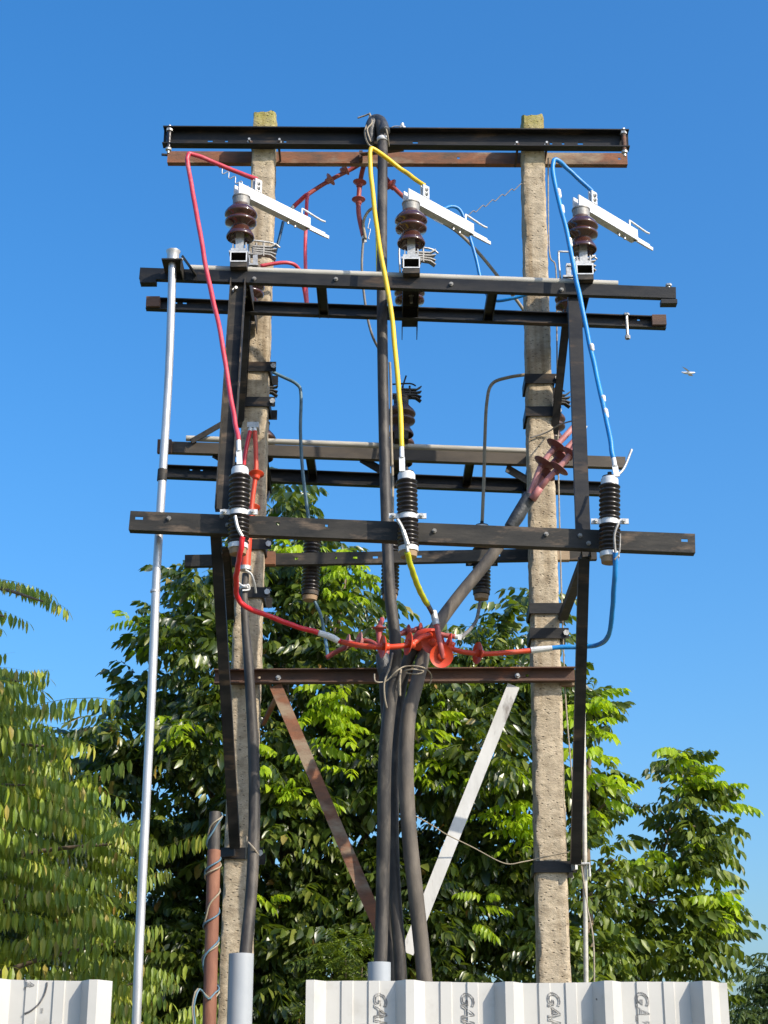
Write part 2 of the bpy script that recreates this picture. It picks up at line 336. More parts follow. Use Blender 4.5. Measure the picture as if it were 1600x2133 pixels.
def pole_at(pl, y):
    _, a, b, wa, wb = pl
    # centre and half width of the pole at photo row y
    lo, hi = 0.0, 1.0
    for _ in range(40):
        m = (lo + hi) / 2; q = a.lerp(b, m)
        d = q - Vector((0, 0, CAMZ)); zc = d.y * CP + d.z * SP; yy = 1066.5 - FPX * (d.z * CP - d.y * SP) / zc
        if yy < y: lo = m
        else: hi = m
    m = (lo + hi) / 2
    return a.lerp(b, m), (wa + (wb - wa) * m) / 2
def bolt(mb, p, d, L=0.03, r=0.009, head=0.006):
    """hex bolt at p pointing along d"""
    d = Vector(d).normalized()
    mb.lathe(p, d, [(0, r * 1.75), (head, r * 1.75)], 6); mb.lathe(Vector(p) + d * head, d, [(0, r), (L, r)], 8)
def clamp(pl, y, mat_, parent, h=0.055, bolts=True):
    c, hw = pole_at(pl, y); t = 0.006; g = 0.006
    mb = MB(); z0, z1 = c.z - h / 2, c.z + h / 2
    x0, x1 = c.x - hw - g, c.x + hw + g; y0, y1 = YP - g, YP + PD + g
    mb.aabb((x0 - t, y0 - t, z0), (x1 + t + 0.03, y0, z1)); mb.aabb((x0 - t, y1, z0), (x1 + t + 0.03, y1 + t, z1))
    mb.aabb((x0 - t, y0, z0 + 0.001), (x0, y1, z1 - 0.001)); mb.aabb((x1, y0, z0 + 0.001), (x1 + t, y1, z1 - 0.001))
    o = mb.build('pole_clamp', mat_, parent)
    if bolts:
        b2 = MB(); bolt(b2, (x1 + 0.022, y0 - t - 0.012, c.z), (0, 1, 0), 0.06); b2.build('bolt', M['hard'], o)
    return o

# ------------------------------------------------------------------ top crossarms
def hole_list(p0, p1, Y, pxs, L=0.028, h=0.012, vo=0.0):
    u = (p1 - p0).normalized(); out = []
    for (x, y, ln) in pxs:
        q = P(x, y, Y); out.append(((q - p0).dot(u), vo, ln, h))
    return out
YC = YP - 0.012
a, b = P(341, 290, YC), P(1309, 297, YC)
t0 = thing('crossarm', (0.08, YC, a.z), 'black steel channel crossarm across the front of both pole tops', 'crossarm')
mb = MB(); mb.channel(a, b, 0.115, 0.055, 0.007, 1, holes=hole_list(a, b, YC, [(438, 295, .028), (472, 295, .016), (865, 300, .028), (1148, 303, .014), (1173, 302, .014), (1209, 303, .03), (594, 295, .014)], vo=-0.012))
mb.build('channel', M['black'], t0)
# spool insulators at both ends and bolts on top
for (x, y, m_) in ((352, 292, 'poly'), (1300, 298, 'rustdark')):
    q = P(x, y, YC - 0.036)
    k = MB(); prof = []
    hh = 0.105
    for i in range(15):
        s = i / 14; prof.append((s * hh, 0.0135 + 0.001 * math.cos(s * 4 * 2 * math.pi)))
    k.lathe(q - Vector((0, 0, hh / 2)), (0, 0, 1), prof, 18); sp = k.build('spool_insulator', M[m_], t0, smooth=True)
    b2 = MB(); b2.tube([q - Vector((0, 0, 0.085)), q + Vector((0, 0, 0.085))], 0.008, 8); bolt(b2, q + Vector((0, 0, 0.058)), (0, 0, 1), 0.022, 0.011, 0.014); b2.lathe(q + Vector((0, 0, -.066)), (0, 0, 1), [(0, .017), (.012, .018)], 14)
    b2.build('bolt', M['hard'], t0)
b2 = MB(); q = P(838, 268, YC - 0.03); bolt(b2, q, (0, 0, 1), 0.02, 0.011, 0.012); b2.build('bolt', M['hard'], t0)
b2 = MB(); b2.tube([P(812, 268, YC - .03), P(822, 263, YC - .03), P(842, 264, YC - .03)], 0.003, 6); b2.build('tie_wire', M['hard'], t0)
for (x, y) in ((520, 296), (583, 297), (1076, 303), (1138, 303)):
    b2 = MB(); q = P(x, y, YC - 0.004); bolt(b2, q, (0, -1, 0), 0.03, 0.007); b2.build('bolt', M['hard'], t0)

YR = YP + PD + 0.012
a, b = P(349, 327, YR), P(1307, 331, YR)
t1 = thing('crossarm', (0.08, YR, a.z), 'rusty brown steel channel crossarm behind both pole tops', 'crossarm')
mb = MB(); mb.channel(a, b, 0.075, 0.04, 0.006, -1, holes=hole_list(a, b, YR, [(955, 330, .014), (1290, 328, .014)], h=0.014)); mb.build('channel', M['rust'], t1)
b2 = MB(); b2.tube([P(337, 322, YR - .005), P(352, 323, YR + .01)], 0.008, 8); b2.build('bolt', M['black'], t1)
for (x, y0, y1) in ((524, 300, 345), (580, 300, 345), (1079, 306, 350), (1140, 306, 350)):
    p0, p1 = P(x, y0 + 10, YC), P(x, y1 - 20, YR); zz = (p0.z + p1.z) / 2
    b2 = MB(); b2.tube([Vector((p0.x, YC - .02, zz)), Vector((p0.x, YR + .03, zz))], 0.007, 8); b2.build('through_bolt', M['rustdark'], t1)
b2 = MB(); b2.bar(P(752, 322, YR - .06), P(840, 312, YC + 0.04), 0.03, 0.005); b2.bar(P(752, 335, YR - .02), P(752, 318, YR - .02), 0.05, 0.02, (1, 0, 0)); b2.build('cleat', M['rustdark'], t1)

# ------------------------------------------------------------------ front switch frame
YA, YB, YF = 7.50, 7.95, 7.25
fr = thing('switch_rack', (0.06, 7.6, P(800, 1100, YF).z), 'black steel frame in front of the poles carrying the white switch blades', 'rack')
A0, A1 = P(291, 569, YA), P(1408, 610, YA)
mb = MB(); mb.channel(A0, A1, 0.062, 0.032, 0.006, -1); mb.build('beam', M['black'], fr)
B0, B1 = P(306, 636, YB), P(1386, 676, YB)
mb = MB(); mb.channel(B0, B1, 0.068, 0.036, 0.006, 1, holes=hole_list(B0, B1, YB, [(367, 630, .012), (385, 632, .02), (1330, 664, .014)], h=0.01, vo=0.02)); mb.build('beam', M['black'], fr)
F0, F1 = P(270, 1084, YF), P(1448, 1132, YF)
mb = MB(); mb.channel(F0, F1, 0.092, 0.05, 0.006, -1, holes=hole_list(F0, F1, YF, [(290, 1079, .036), (579, 1090, .016), (1426, 1128, .03), (680, 1096, .012)], h=0.014, vo=0.012)); mb.build('beam', M['greysteel'], fr)
# end cleats
for (x0, y0, Y, dz) in ((293, 569, YA, -0.032), (1376, 611, YA, -0.034)):
    q = P(x0, y0, Y); m_ = MB(); m_.aabb((q.x, YA - 0.008, q.z + dz - 0.024), (q.x + 0.08, YA + 0.04, q.z + dz - 0.001)); m_.build('end_cleat', M['black'], fr)
for (x0, x1, y) in ((307, 335, 637), (1356, 1385, 675)):
    q0, q1 = P(x0, y, YB), P(x1, y, YB); m_ = MB(); m_.aabb((q0.x, YB - 0.052, q0.z - 0.028), (q1.x, YB - 0.005, q0.z + 0.03)); m_.build('end_cap', M['rustdark'], fr)
# hanging bolts
for (x, y0, y1, Y, e) in ((1393, 596, 634, YA + .02, 1), (1305, 657, 706, YB - 0.03, 1)):
    m_ = MB(); q0, q1 = P(x, y0, Y), P(x, y1, Y); m_.tube([q0, Vector((q0.x, q0.y, q1.z))], 0.0075, 8); m_.lathe(Vector((q0.x, q0.y, q1.z)), (0, 0, 1), [(0, .014), (0.02, .014)], 6); m_.lathe(q0, (0, 0, 1), [(0, .016), (0.01, .016)], 6)
    m_.build('bolt', M['hard'], fr)
# struts between both beams
for (x, y) in ((675, 655), (1016, 663)):
    q = P(x, y, YB - 0.01); zA = A0.z + (A1.z - A0.z) * (q.x - A0.x) / (A1.x - A0.x)
    m_ = MB(); m_.channel(Vector((q.x, YA + 0.012, zA)), Vector((q.x, YB - 0.008, q.z + 0.006)), 0.05, 0.03, 0.005, 1, vh=(1, 0, 0)); m_.build('strut', M['black'], fr)
# uprights
UP = {}
for nm, (x0, y0, x1, y1) in {'l': (497, 588, 466, 1066), 'r': (1197, 610, 1216, 1130)}.items():
    p0, p1 = P(x0, y0, YA + 0.03), P(x1, y1, YF + 0.055)
    m_ = MB(); m_.channel(p1, p0, 0.078 if nm == 'l' else 0.066, 0.045, 0.006, -1 if nm == 'l' else 1, vh=(1, 0, 0)); UP[nm] = m_.build('upright', M['black'] if nm == 'r' else M['greysteel'], fr)
m_ = MB(); bolt(m_, P(489, 605, YA + 0.024), (0.3, -1, 0), 0.03, 0.008); m_.build('bolt', M['hard'], UP['l'])
# upper diagonal braces back to the poles
for (x0, y0, x1, y1, side) in ((1186, 672, 1166, 905, 1), (508, 655, 503, 890, -1)):
    p0, p1 = P(x0, y0, YB + 0.03), P(x1, y1, YP + 0.05)
    c, hw = pole_at(poleR if side > 0 else poleL, y1); p1.x = c.x + side * (hw + 0.022)
    m_ = MB(); m_.channel(p1, p0, 0.062, 0.04, 0.006, side, vh=(0, 1, 0)); m_.build('brace', M['black'], fr)
# lower braces to the poles
for (x0, y0, x1, y1, side) in ((449, 1108, 489, 1768, -1), (1217, 1165, 1200, 1800, 1)):
    p0, p1 = P(x0, y0, YF + 0.05), P(x1, y1, YP - 0.06)
    m_ = MB(); m_.channel(p1, p0, 0.05, 0.04, 0.006, 1, vh=(1, 0, 0)); m_.build('brace', M['black'], fr)
for (x0, y0, x1, y1, pl, side) in ((1222, 1160, 1177, 1292, poleR, 1), (470, 1140, 500, 1290, poleL, -1)):
    p0, p1 = P(x0, y0, YF + 0.06), P(x1, y1, YP + 0.02); c, hw = pole_at(pl, y1); p1.x = c.x + side * (hw + 0.018)
    m_ = MB(); m_.channel(p1, p0, 0.045, 0.03, 0.005, side, vh=(0.3, 1, 0)); m_.build('brace', M['greysteel'], fr)
for y in (765, 838, 1135, 1235, 1778): clamp(poleL, y, M['black'], fr)
for y in (790, 858, 1268, 1320, 1806): clamp(poleR, y, M['black'], fr)
# arms from the uprights back to the pole clamps
for (pl, y, xs, side) in ((poleR, 1806, 1201, 1), (poleL, 1778, 489, -1)):
    c, hw = pole_at(pl, y); p0 = Vector((c.x + side * (hw + 0.02), YP - 0.004, c.z)); p1 = P(xs, y, YP - 0.06); p1.z = c.z
    m_ = MB(); m_.bar(p0, p1, 0.012, 0.04); m_.build('bracket', M['hard'] if side > 0 else M['black'], fr)
m_ = MB(); c, hw = pole_at(poleR, 1806); m_.tube([(c.x + hw + .02, YP - .03, c.z + .01), (c.x + hw + .10, YP - .03, c.z + .012), (c.x + hw + .10, YP - .03, c.z - .05)], 0.008, 8, smooth=False); m_.build('bent_bolt', M['hard'], fr)
for (x, y, Y) in ((462, 1076, YF), (474, 1094, YF), (1208, 1116, YF), (1226, 1132, YF), (1138, 1113, YF), (905, 1106, YF), (352, 1080, YF), (530, 581, YA), (1170, 604, YA), (940, 592, YA), (700, 582, YA)):
    m_ = MB(); bolt(m_, P(x, y, Y - .004), (0, -1, 0), .008, .0065); m_.build('bolt', M['greyhard'], fr)
# operating pipe lying along beam A
pz = P(395, 559, YA + 0.05); pe = P(1287, 592, YA + 0.05)
m_ = MB(); m_.tube([pz, pe], 0.0185, 14); tag(m_.build('coupling_pipe', M['galvdull'], smooth=40), 'long dull grey pipe lying along the upper edge of the front beam', 'pipe')

# ------------------------------------------------------------------ isolators
SHED = [(0.034, .022), (0.026, .046), (0.010, .062), (0.0, .068), (0.002, .071), (0.008, .072), (0.020, .068), (0.045, .053), (0.062, .047),
        (0.070, .052), (0.080, .076), (0.087, .081), (0.095, .081), (0.106, .072), (0.114, .062), (0.118, .064), (0.126, .080), (0.133, .084), (0.141, .083), (0.156, .074), (0.175, .056), (0.19, .045)]
def insulator(base, parent, mats=('porc', 'greyhard'), sc=1.0):
    mb = MB(); mb.lathe(base, (0, 0, 1), [(a * sc, b * sc) for a, b in SHED], 32); o = mb.build('insulator', M[mats[0]], parent, smooth=50)
    mb = MB(); mb.lathe(base + Vector((0, 0, .184 * sc)), (0, 0, 1), [(0, .043 * sc), (.045 * sc, .044 * sc), (.047 * sc, .047 * sc), (.054 * sc, .047 * sc), (.058 * sc, .03 * sc)], 22); mb.build('cap', M[mats[1]], o, smooth=30)
    return o
def jaws(c, parent, m='greyhard', sgn=1):
    mb = MB()
    for i, (dz, tilt) in enumerate(((-.018, -.1), (-.006, -.04), (.006, .05), (.02, .12))):
        mb.bar(c + Vector((0, 0, dz)), c + Vector((.095 * sgn, .02, dz + tilt * .05)), 0.034, 0.008)
        mb.bar(c + Vector((.095 * sgn, .02, dz + tilt * .05)), c + Vector((.125 * sgn, .028, dz + tilt * .25)), 0.034, 0.006)
    for dx in (.02, .06): mb.tube([c + Vector((dx * sgn, 0, -.035)), c + Vector((dx * sgn, 0, .045))], 0.006, 8)
    mb.bar(c + Vector((-.03, 0, -.03)), c + Vector((.05 * sgn, .01, -.03)), 0.045, 0.008)
    return mb.build('contact_jaws', M[m], parent)
def horn(pts, parent, r=0.0055, m='hard'):
    mb = MB(); mb.tube(pts, r, 8, sub=4); return mb.build('arcing_horn', M[m], parent, smooth=True)
def isolator(xpx, label, blade_dir, hx):
    xa = P(xpx, 563, YA).x
    z0 = A0.z + (A1.z - A0.z) * (xa - A0.x) / (A1.x - A0.x) + 0.032
    t = thing('switch', (xa, YA, z0), label, 'switch', 'front isolator switches')
    V = lambda x, y, z: Vector((xa + x, y, z0 + z))
    mb = MB(); w, h = 0.084, 0.085
    for s in (-1, 1): mb.aabb(V(s * w / 2 - .004 * (s > 0) - .0 * (s < 0), YA - .045, 0.001), V(s * w / 2 + .004 * (s < 0) + .0, YB + .26, h))
    mb.aabb(V(-w / 2 + .004, YA - .045, h - .006), V(w / 2 - .004, YB + .26, h - .0005)); mb.aabb(V(-w / 2 + .004, YA - .0445, 0.0012), V(w / 2 - .004, YA + .06, .03))
    base = mb.build('base_channel', M['greysteel'], t)
    mb = MB(); mb.aabb(V(-w / 2, YA - .0475, .0285), V(w / 2, YA - .0455, .0345)); mb.aabb(V(-w / 2, YA - .0475, h - .005), V(w / 2, YA - .0455, h + .001)); mb.aabb(V(-w / 2 - .001, YA - .0475, .0345), V(-w / 2 + .005, YA - .0455, h - .005)); mb.aabb(V(w / 2 - .005, YA - .0475, .0345), V(w / 2 + .001, YA - .0455, h - .005))
    mb.build('base_rim', M['alu'], base)
    for yy in (YA + .1, YA + .34, YB + .05):
        mb = MB(); bolt(mb, V(.005, yy, h - .006), (0, 0, -1), .04, .008); mb.build('bolt', M['hard'], base)
    mb = MB(); mb.aabb(V(-.05, YA - .04, h + .0005), V(.045, YA + .06, h + .012)); mb.aabb(V(-.042, YA - .03, h + .0125), V(.036, YA + .05, h + .03)); mb.build('bearing_plate', M['hard'], t)
    mb = MB(); mb.aabb(V(-.02, YA - .02, h + .03), V(.02, YA + .02, .215)); mb.aabb(V(-.036, YA - .024, h + .03), V(-.03, YA + .02, h + .06)); mb.aabb(V(.03, YA - .024, h + .03), V(.037, YA + .02, h + .065)); mb.build('spindle', M['hard'], t)
    zi = .186
    insulator(V(0, YA, zi), t)
    # blade
    d = Vector((*blade_dir, 0)).normalized(); s = Vector((-d.y, d.x, 0)); up = Vector((0, 0, 1))
    c0 = V(0, YA, zi + .245); q0 = c0 - d * 0.03 - s * .01; L = 0.50
    mb = MB(); mb.box(q0 + d * (L / 2) + up * .032, d, s, up, L / 2, .004, .032); mb.box(q0 + d * (L / 2) + up * .032 + s * .036, d, s, up, L / 2 - .002, .004, .032)
    mb.box(q0 + d * (L / 2) + up * .002 + s * .018, d, s, up, L / 2 - .003, .0139, .003)
    bl = mb.build('blade', M['alu'], t)
    tip = q0 + d * L
    mb = MB(); mb.box(tip + d * .045 + up * .012 + s * .008, d, s, up, .07, .005, .013); mb.box(tip + d * .10 + up * .010 + s * .0085, d, s, up, .045, .004, .009); mb.build('contact_tip', M['alu'], bl)
    for e in (-.14, -.09): 
        mb = MB(); bolt(mb, tip + d * e + s * .018 - up * .001, (0, 0, -1), .014, .006); mb.build('bolt', M['hard'], bl)
    horn([tip - d * .05 + up * .06 + s * .01, tip - d * .05 + up * .098 + s * .01, tip - d * .035 + up * .104 + s * .01, tip + d * .07 + up * .085 + s * .0, tip + d * .11 + up * .088 + s * .0], bl, .0055, 'alu')
    # terminal lug standing on the blade
    tq = q0 + d * .13 + up * .066 - s * .002
    mb = MB(); mb.box(tq + up * .035, d, s, up, .022, .004, .035); mb.box(tq + up * .035 + s * .018, d, s, up, .02, .0035, .035); mb.box(tq + up * .0385 + d * .021 + s * .009, d, s, up, .003, .0055, .026)
    lug = mb.build('terminal_lug', M['alu'], t)
    for zz in (.02, .045):
        mb = MB(); bolt(mb, tq + up * zz - s * .004, -s, .008, .0065); mb.build('bolt', M['hard'], lug)
    # rear fixed contact
    rb = V(0, YB + .14, h + .0005)
    insulator(rb, t)
    jc = rb + Vector((.015, -.03, .345)); jaws(jc, t)
    mb = MB(); mb.aabb(rb + Vector((-.04, -.05, .2455)), rb + Vector((.05, .04, .256))); mb.aabb(rb + Vector((-.02, -.045, .256)), rb + Vector((.005, -.015, .33))); mb.aabb(rb + Vector((.02, -.045, .256)), rb + Vector((.045, -.015, .32))); mb.build('contact_plate', M['hard'], t)
    horn([rb + Vector((-.05, -.01, .25)), rb + Vector((-.055, -.01, .40)), rb + Vector((-.035, -.01, .42)), rb + Vector((.11, .02, .42)), rb + Vector((.16, .04, .40))], t)
    return dict(t=t, lug=tq + up * .075 + s * .009, rear=rb + Vector((.06, -.02, .255)), z0=z0)
bd = (1.0, 1.02)
isoL = isolator(498, 'open switch with white blade beside the left pole', bd, 0)
isoM = isolator(857, 'open switch with white blade in the middle, fed by the yellow conductor', bd, 0)
isoR = isolator(1216, 'open switch with white blade on the right, fed by the blue conductor', bd, 0)

# ------------------------------------------------------------------ rear switch frame behind the poles
YN, YQ = 8.85, 9.32
rf = thing('switch_rack', (0, 9.0, P(800, 940, YN).z), 'brownish steel frame behind the poles at middle height', 'rack')
N0, N1 = P(331, 930, YN), P(1303, 963, YN)
mb = MB(); mb.channel(N0, N1, 0.066, 0.04, 0.006, -1); mb.build('beam', M['rustdark'] if False else mat('brown_dusty_steel', (0.05, 0.04, 0.03), (0.10, 0.078, 0.055), .65, 0, 9, .1, 60, stretch=(.3, 1, 1), c3=(.04, .036, .034), scale3=4), rf)
Q0, Q1 = P(345, 985, YQ), P(1276, 1022, YQ)
mb = MB(); mb.channel(Q0, Q1, 0.082, 0.04, 0.006, 1, holes=hole_list(Q0, Q1, YQ, [(398, 980, .014), (420, 981, .014)], h=.008, vo=.025)); mb.build('beam', M['black'], rf)
for (x, y) in ((652, 990), (972, 1005)):
    q = P(x, y, YQ - 0.01); zA = N0.z + (N1.z - N0.z) * (q.x - N0.x) / (N1.x - N0.x)
    m_ = MB(); m_.channel(Vector((q.x, YN + 0.012, zA)), Vector((q.x, YQ - 0.008, q.z + .01)), 0.05, 0.03, 0.005, 1, vh=(1, 0, 0)); m_.build('strut', M['black'], rf)
for (x, y, s) in ((445, 945, 1), (752, 955, 1), (1055, 975, 1)):
    p0 = P(x, y, YN + .02); p1 = P(x + 48, y + 28, YN + .1)
    m_ = MB(); m_.bar(p0, p1, .006, .05); m_.build('gusset', M['black'], rf)
for (pl, x) in ((poleL, 530), (poleR, 1130)):
    c, hw = pole_at(pl, 950)
    for zz in (N0.z - .02, N0.z - .3):
        pass
    m_ = MB(); m_.channel(Vector((c.x, YP + PD + .012, N0.z - .07)), Vector((c.x, YQ + .02, N0.z - .07)), .06, .03, .005, 1, vh=(0, 0, 1)); m_.build('arm', M['black'], rf)
    m_ = MB(); m_.bar(Vector((c.x, YP + PD + .012, N0.z - .65)), Vector((c.x, YQ - .02, N0.z - .11)), .035, .035, (1, 0, 0)); m_.build('brace', M['black'], rf)
m_ = MB(); m_.aabb((N0.x - .004, YN - .035, N0.z - .05), (N0.x + .075, YN - .005, N0.z + .03)); m_.build('end_cleat', M['rustdark'], rf)
m_ = MB(); m_.tube([P(388, 913, YN + .04), P(1215, 944, YN + .04)], .017, 12); tag(m_.build('coupling_pipe', M['galvdull'], smooth=40), 'dull grey pipe lying along the rear frame behind the poles', 'pipe')
m_ = MB(); m_.bar(P(398, 920, YN - .02), P(492, 866, YN + .03), .012, .03); tag(m_.build('link_lever', M['black']), 'dark flat lever sloping up from the rear frame beside the left pole', 'lever')
def rear_switch(x, y, label):
    b0 = P(x, y, YN + .03); t = thing('switch', b0, label, 'switch', 'rear isolator switches')
    mb = MB(); mb.aabb(b0 + Vector((-.04, -.08, .001)), b0 + Vector((.04, .5, .05))); mb.build('base_channel', M['greysteel'], t)
    o = insulator(b0 + Vector((0, 0, .052)), t, ('porcdark', 'greysteel'))
    insulator(b0 + Vector((0, .44, .052)), t, ('porcdark', 'greysteel'))
    jaws(b0 + Vector((-.01, 0, .32)), t, 'greysteel')
    mb = MB(); mb.aabb(b0 + Vector((-.05, -.03, .292)), b0 + Vector((.06, .03, .305))); mb.build('contact_plate', M['greysteel'], t)
    horn([b0 + Vector((.0, 0, .33)), b0 + Vector((.03, 0, .43))], t, .005, 'black'); horn([b0 + Vector((-.05, 0, .375)), b0 + Vector((.05, 0, .38)), b0 + Vector((.085, 0, .365))], t, .005, 'black')
    return t
rear_switch(836, 925, 'dark porcelain switch on the rear frame beside the centre cable')
rear_switch(1150, 937, 'dark porcelain switch half hidden behind the right pole')
rear_switch(533, 914, 'dark porcelain switch hidden behind the left pole, only its horns showing')

# ------------------------------------------------------------------ rear arrester beam
YR3 = YP + PD + .015
rb_ = thing('crossarm', (0, YR3, P(800, 1160, YR3).z), 'slotted grey steel channel behind the poles below the long front beam', 'crossarm')
c0, c1 = P(385, 1168, YR3), P(1243, 1153, YR3)
mb = MB(); mb.channel(c0, c1, 0.064, 0.035, 0.006, -1, holes=hole_list(c0, c1, YR3, [(617, 1163, .018), (740, 1163, .022), (782, 1163, .026), (873, 1162, .028), (1038, 1158, .02), (700, 1163, .01)], h=.013)); mb.build('channel', M['greysteel'], rb_)
for (x, y, s) in ((560, 1164, -1), (1172, 1155, 1)):
    q = P(x, y, YR3 - .03); m_ = MB(); m_.aabb(q + Vector((-.03, -.02, -.035)), q + Vector((.035, .024, .035))); m_.build('cleat', M['rust'], rb_)

# ------------------------------------------------------------------ surge arresters
def ribs(n, L, r0, r1, start=0.0):
    prof = []
    for i in range(n):
        z = start + L * i / n; d = L / n
        prof += [(z, r0), (z + d * .25, r0 + (r1 - r0) * .15), (z + d * .45, r1 * .985), (z + d * .55, r1), (z + d * .68, r1 * .985), (z + d * .8, r0 + (r1 - r0) * .2), (z + d * .99, r0)]
    return prof
def arrester(top, bot, label, group, front=True):
    """top and bottom of the ribbed body in world space"""
    ax = (top - bot); L = ax.length; ax.normalize()
    t = thing('surge_arrester', bot, label, 'surge arrester', group)
    sc = L / .40
    r1 = .049
    mb = MB(); mb.lathe(bot + ax * (L * .47), ax, ribs(8, L * .5, .036, r1), 30); mb.build('ribbed_housing', M['poly'], t, smooth=60)
    mb = MB(); mb.lathe(bot + ax * (L * .03), ax, ribs(7, L * .4, .036, r1), 30); mb.build('ribbed_housing', M['poly'], t, smooth=60)
    zc = bot + ax * (L * .45)
    mb = MB(); mb.lathe(zc - ax * .012, ax, [(0, .041), (.03, .041)], 24)
    mb.aabb(zc + Vector((-.085, -.012, -.008)), zc + Vector((-.038, -.002, .016))); mb.aabb(zc + Vector((.038, -.012, -.008)), zc + Vector((.085, -.002, .016)))
    band = mb.build('clamp_band', M['alu'] if front else M['greysteel'], t, smooth=30)
    for s in (-.065, .062):
        mb = MB(); bolt(mb, zc + Vector((s, -.012, .004)), (0, -1, 0), .012, .007); mb.build('bolt', M['hard'], band)
    if front:
        mb = MB(); mb.bar(zc + Vector((.0, .04, 0)), Vector((zc.x, YF - .005, zc.z - .06)), .05, .008, (0, .3, 1)); mb.build('mounting_strap', M['hard'], t)
    mb = MB(); mb.lathe(top - ax * .012, ax, [(0, .04), (.028, .04), (.03, .036), (.036, .036)], 22); cap = mb.build('top_cap', M['alu'], t, smooth=30)
    mb = MB(); mb.lathe(top + ax * .022, ax, [(0, .0345), (.008, .0345), (.008, .01), (.03, .01)], 20); mb.build('cap_lid', M['black'], t, smooth=30)
    mb = MB(); mb.lathe(bot + ax * .015, -ax, [(0, .045), (.022, .045), (.024, .038)], 22); mb.build('bottom_band', M['alu'] if front else M['greysteel'], t, smooth=30)
    mb = MB(); mb.lathe(bot - ax * .01, -ax, [(0, .04), (.024, .037), (.03, .02)], 22); mb.build('end_plug', M['plaster'], t, smooth=40)
    return t
YAR = YF - .085
ARR = {}
for nm, (x0, y0, x1, y1, lab) in {'l': (500, 985, 496, 1140, 'black ribbed arrester under the red conductor on the left'),
                                  'm': (847, 996, 851, 1146, 'black ribbed arrester under the yellow conductor in the middle'),
                                  'r': (1270, 1006, 1270, 1158, 'black ribbed arrester under the blue conductor on the right')}.items():
    tp, bt = P(x0, y0, YAR), P(x1, y1, YAR)
    arrester(tp, bt, lab, 'front surge arresters'); ARR[nm] = (tp, bt)
for (x0, y0, x1, y1, lab) in ((652, 1105, 646, 1238, 'dark ribbed arrester behind the slotted channel, left of the centre cables'),
                              (815, 1100, 812, 1236, 'dark ribbed arrester hidden behind the centre cable'),
                              (1004, 1105, 1003, 1236, 'dark ribbed arrester behind the sloping grey cable')):
    arrester(P(x0, y0, YR3 + .1), P(x1, y1, YR3 + .1), lab, 'rear surge arresters', False)
# earth rod bits on the right arrester
m_ = MB(); m_.tube([P(1316, 936, YAR + .02), P(1300, 975, YAR + .01), P(1286, 990, YAR - .01)], .006, 8); tag(m_.build('earth_rod', M['hard'], smooth=True), 'bent steel rod standing beside the right arrester top', 'rod')

# ------------------------------------------------------------------ lugs and conductors
def lug_between(p0, p1, parent, r=.011, m='alu'):
    mb = MB(); p0, p1 = Vector(p0), Vector(p1); d = (p1 - p0)
    mb.tube([p0, p0 + d * .45], r, 10); mb.bar(p0 + d * .43, p1, .006, r * 2.4, (1, 0, 0)); return mb.build('lug', M[m], parent)
def conductor(name, pts, r, m, label, cat, lug0=None, lug1=None, group=None, frac=None):
    t = thing(name, pts[-1], label, cat, group)
    # keep the smooth sweep of the points given and only jitter it a little
    q_ = []
    n0 = len(pts)
    for i in range(n0 - 1):
        p0, p1, p2, p3 = pts[max(i - 1, 0)], pts[i], pts[i + 1], pts[min(i + 2, n0 - 1)]
        for k in range(4):
            u = k / 4; q_.append(0.5 * ((2 * p1) + (p2 - p0) * u + (2 * p0 - 5 * p1 + 4 * p2 - p3) * u * u + (3 * p1 - p0 - 3 * p2 + p3) * u ** 3) + Vector((random.gauss(0, .0010), 0, random.gauss(0, .0008))))
    q_.append(pts[-1]); q_[0] = pts[0]
    mb = MB(); mb.tube(q_, [r * random.uniform(.96, 1.05) for _ in q_], 12, sub=4); mb.build('insulated_wire', M[m], t, smooth=True)
    if lug0 is not None: lug_between(pts[0], lug0, t)
    if lug1 is not None: lug_between(pts[-1], lug1, t)
    return t
def path(l): return [P(*q) for q in l]
r_ = .0118
lq = isoL['lug']; tp = ARR['l'][0]
t = conductor('conductor', [lq] + path([(480, 353, 7.55), (405, 322, 7.5), (391, 327, 7.48), (394, 358, 7.47), (412, 458, 7.42), (433, 575, 7.36), (458, 690, 7.3), (482, 835, 7.22), (497, 918, YAR)]), r_, 'red',
              'red conductor looping down on the left in front of the frame', 'conductor', lug1=tp + Vector((.0, -.03, .03)))
lq = isoM['lug']; tp = ARR['m'][0]
t = conductor('conductor', [lq] + path([(835, 352, 7.58), (784, 314, 7.5), (771, 318, 7.48), (775, 390, 7.46), (790, 510, 7.4), (813, 640, 7.34), (827, 770, 7.27), (835, 880, 7.2), (837, 932, YAR)]), r_, 'yellow',
              'yellow conductor hanging down in front of the centre cable', 'conductor', lug1=tp + Vector((-.02, -.035, .02)))
lq = isoR['lug']; tp = ARR['r'][0]
t = conductor('conductor', [lq] + path([(1200, 368, 7.55), (1165, 336, 7.5), (1152, 340, 7.48), (1158, 390, 7.46), (1184, 500, 7.42), (1207, 615, 7.37), (1237, 755, 7.3), (1263, 870, 7.22), (1278, 955, YAR)]), r_, 'blue',
              'blue conductor sweeping down on the right to the arrester', 'conductor', lug1=tp + Vector((.03, -.03, .02)))
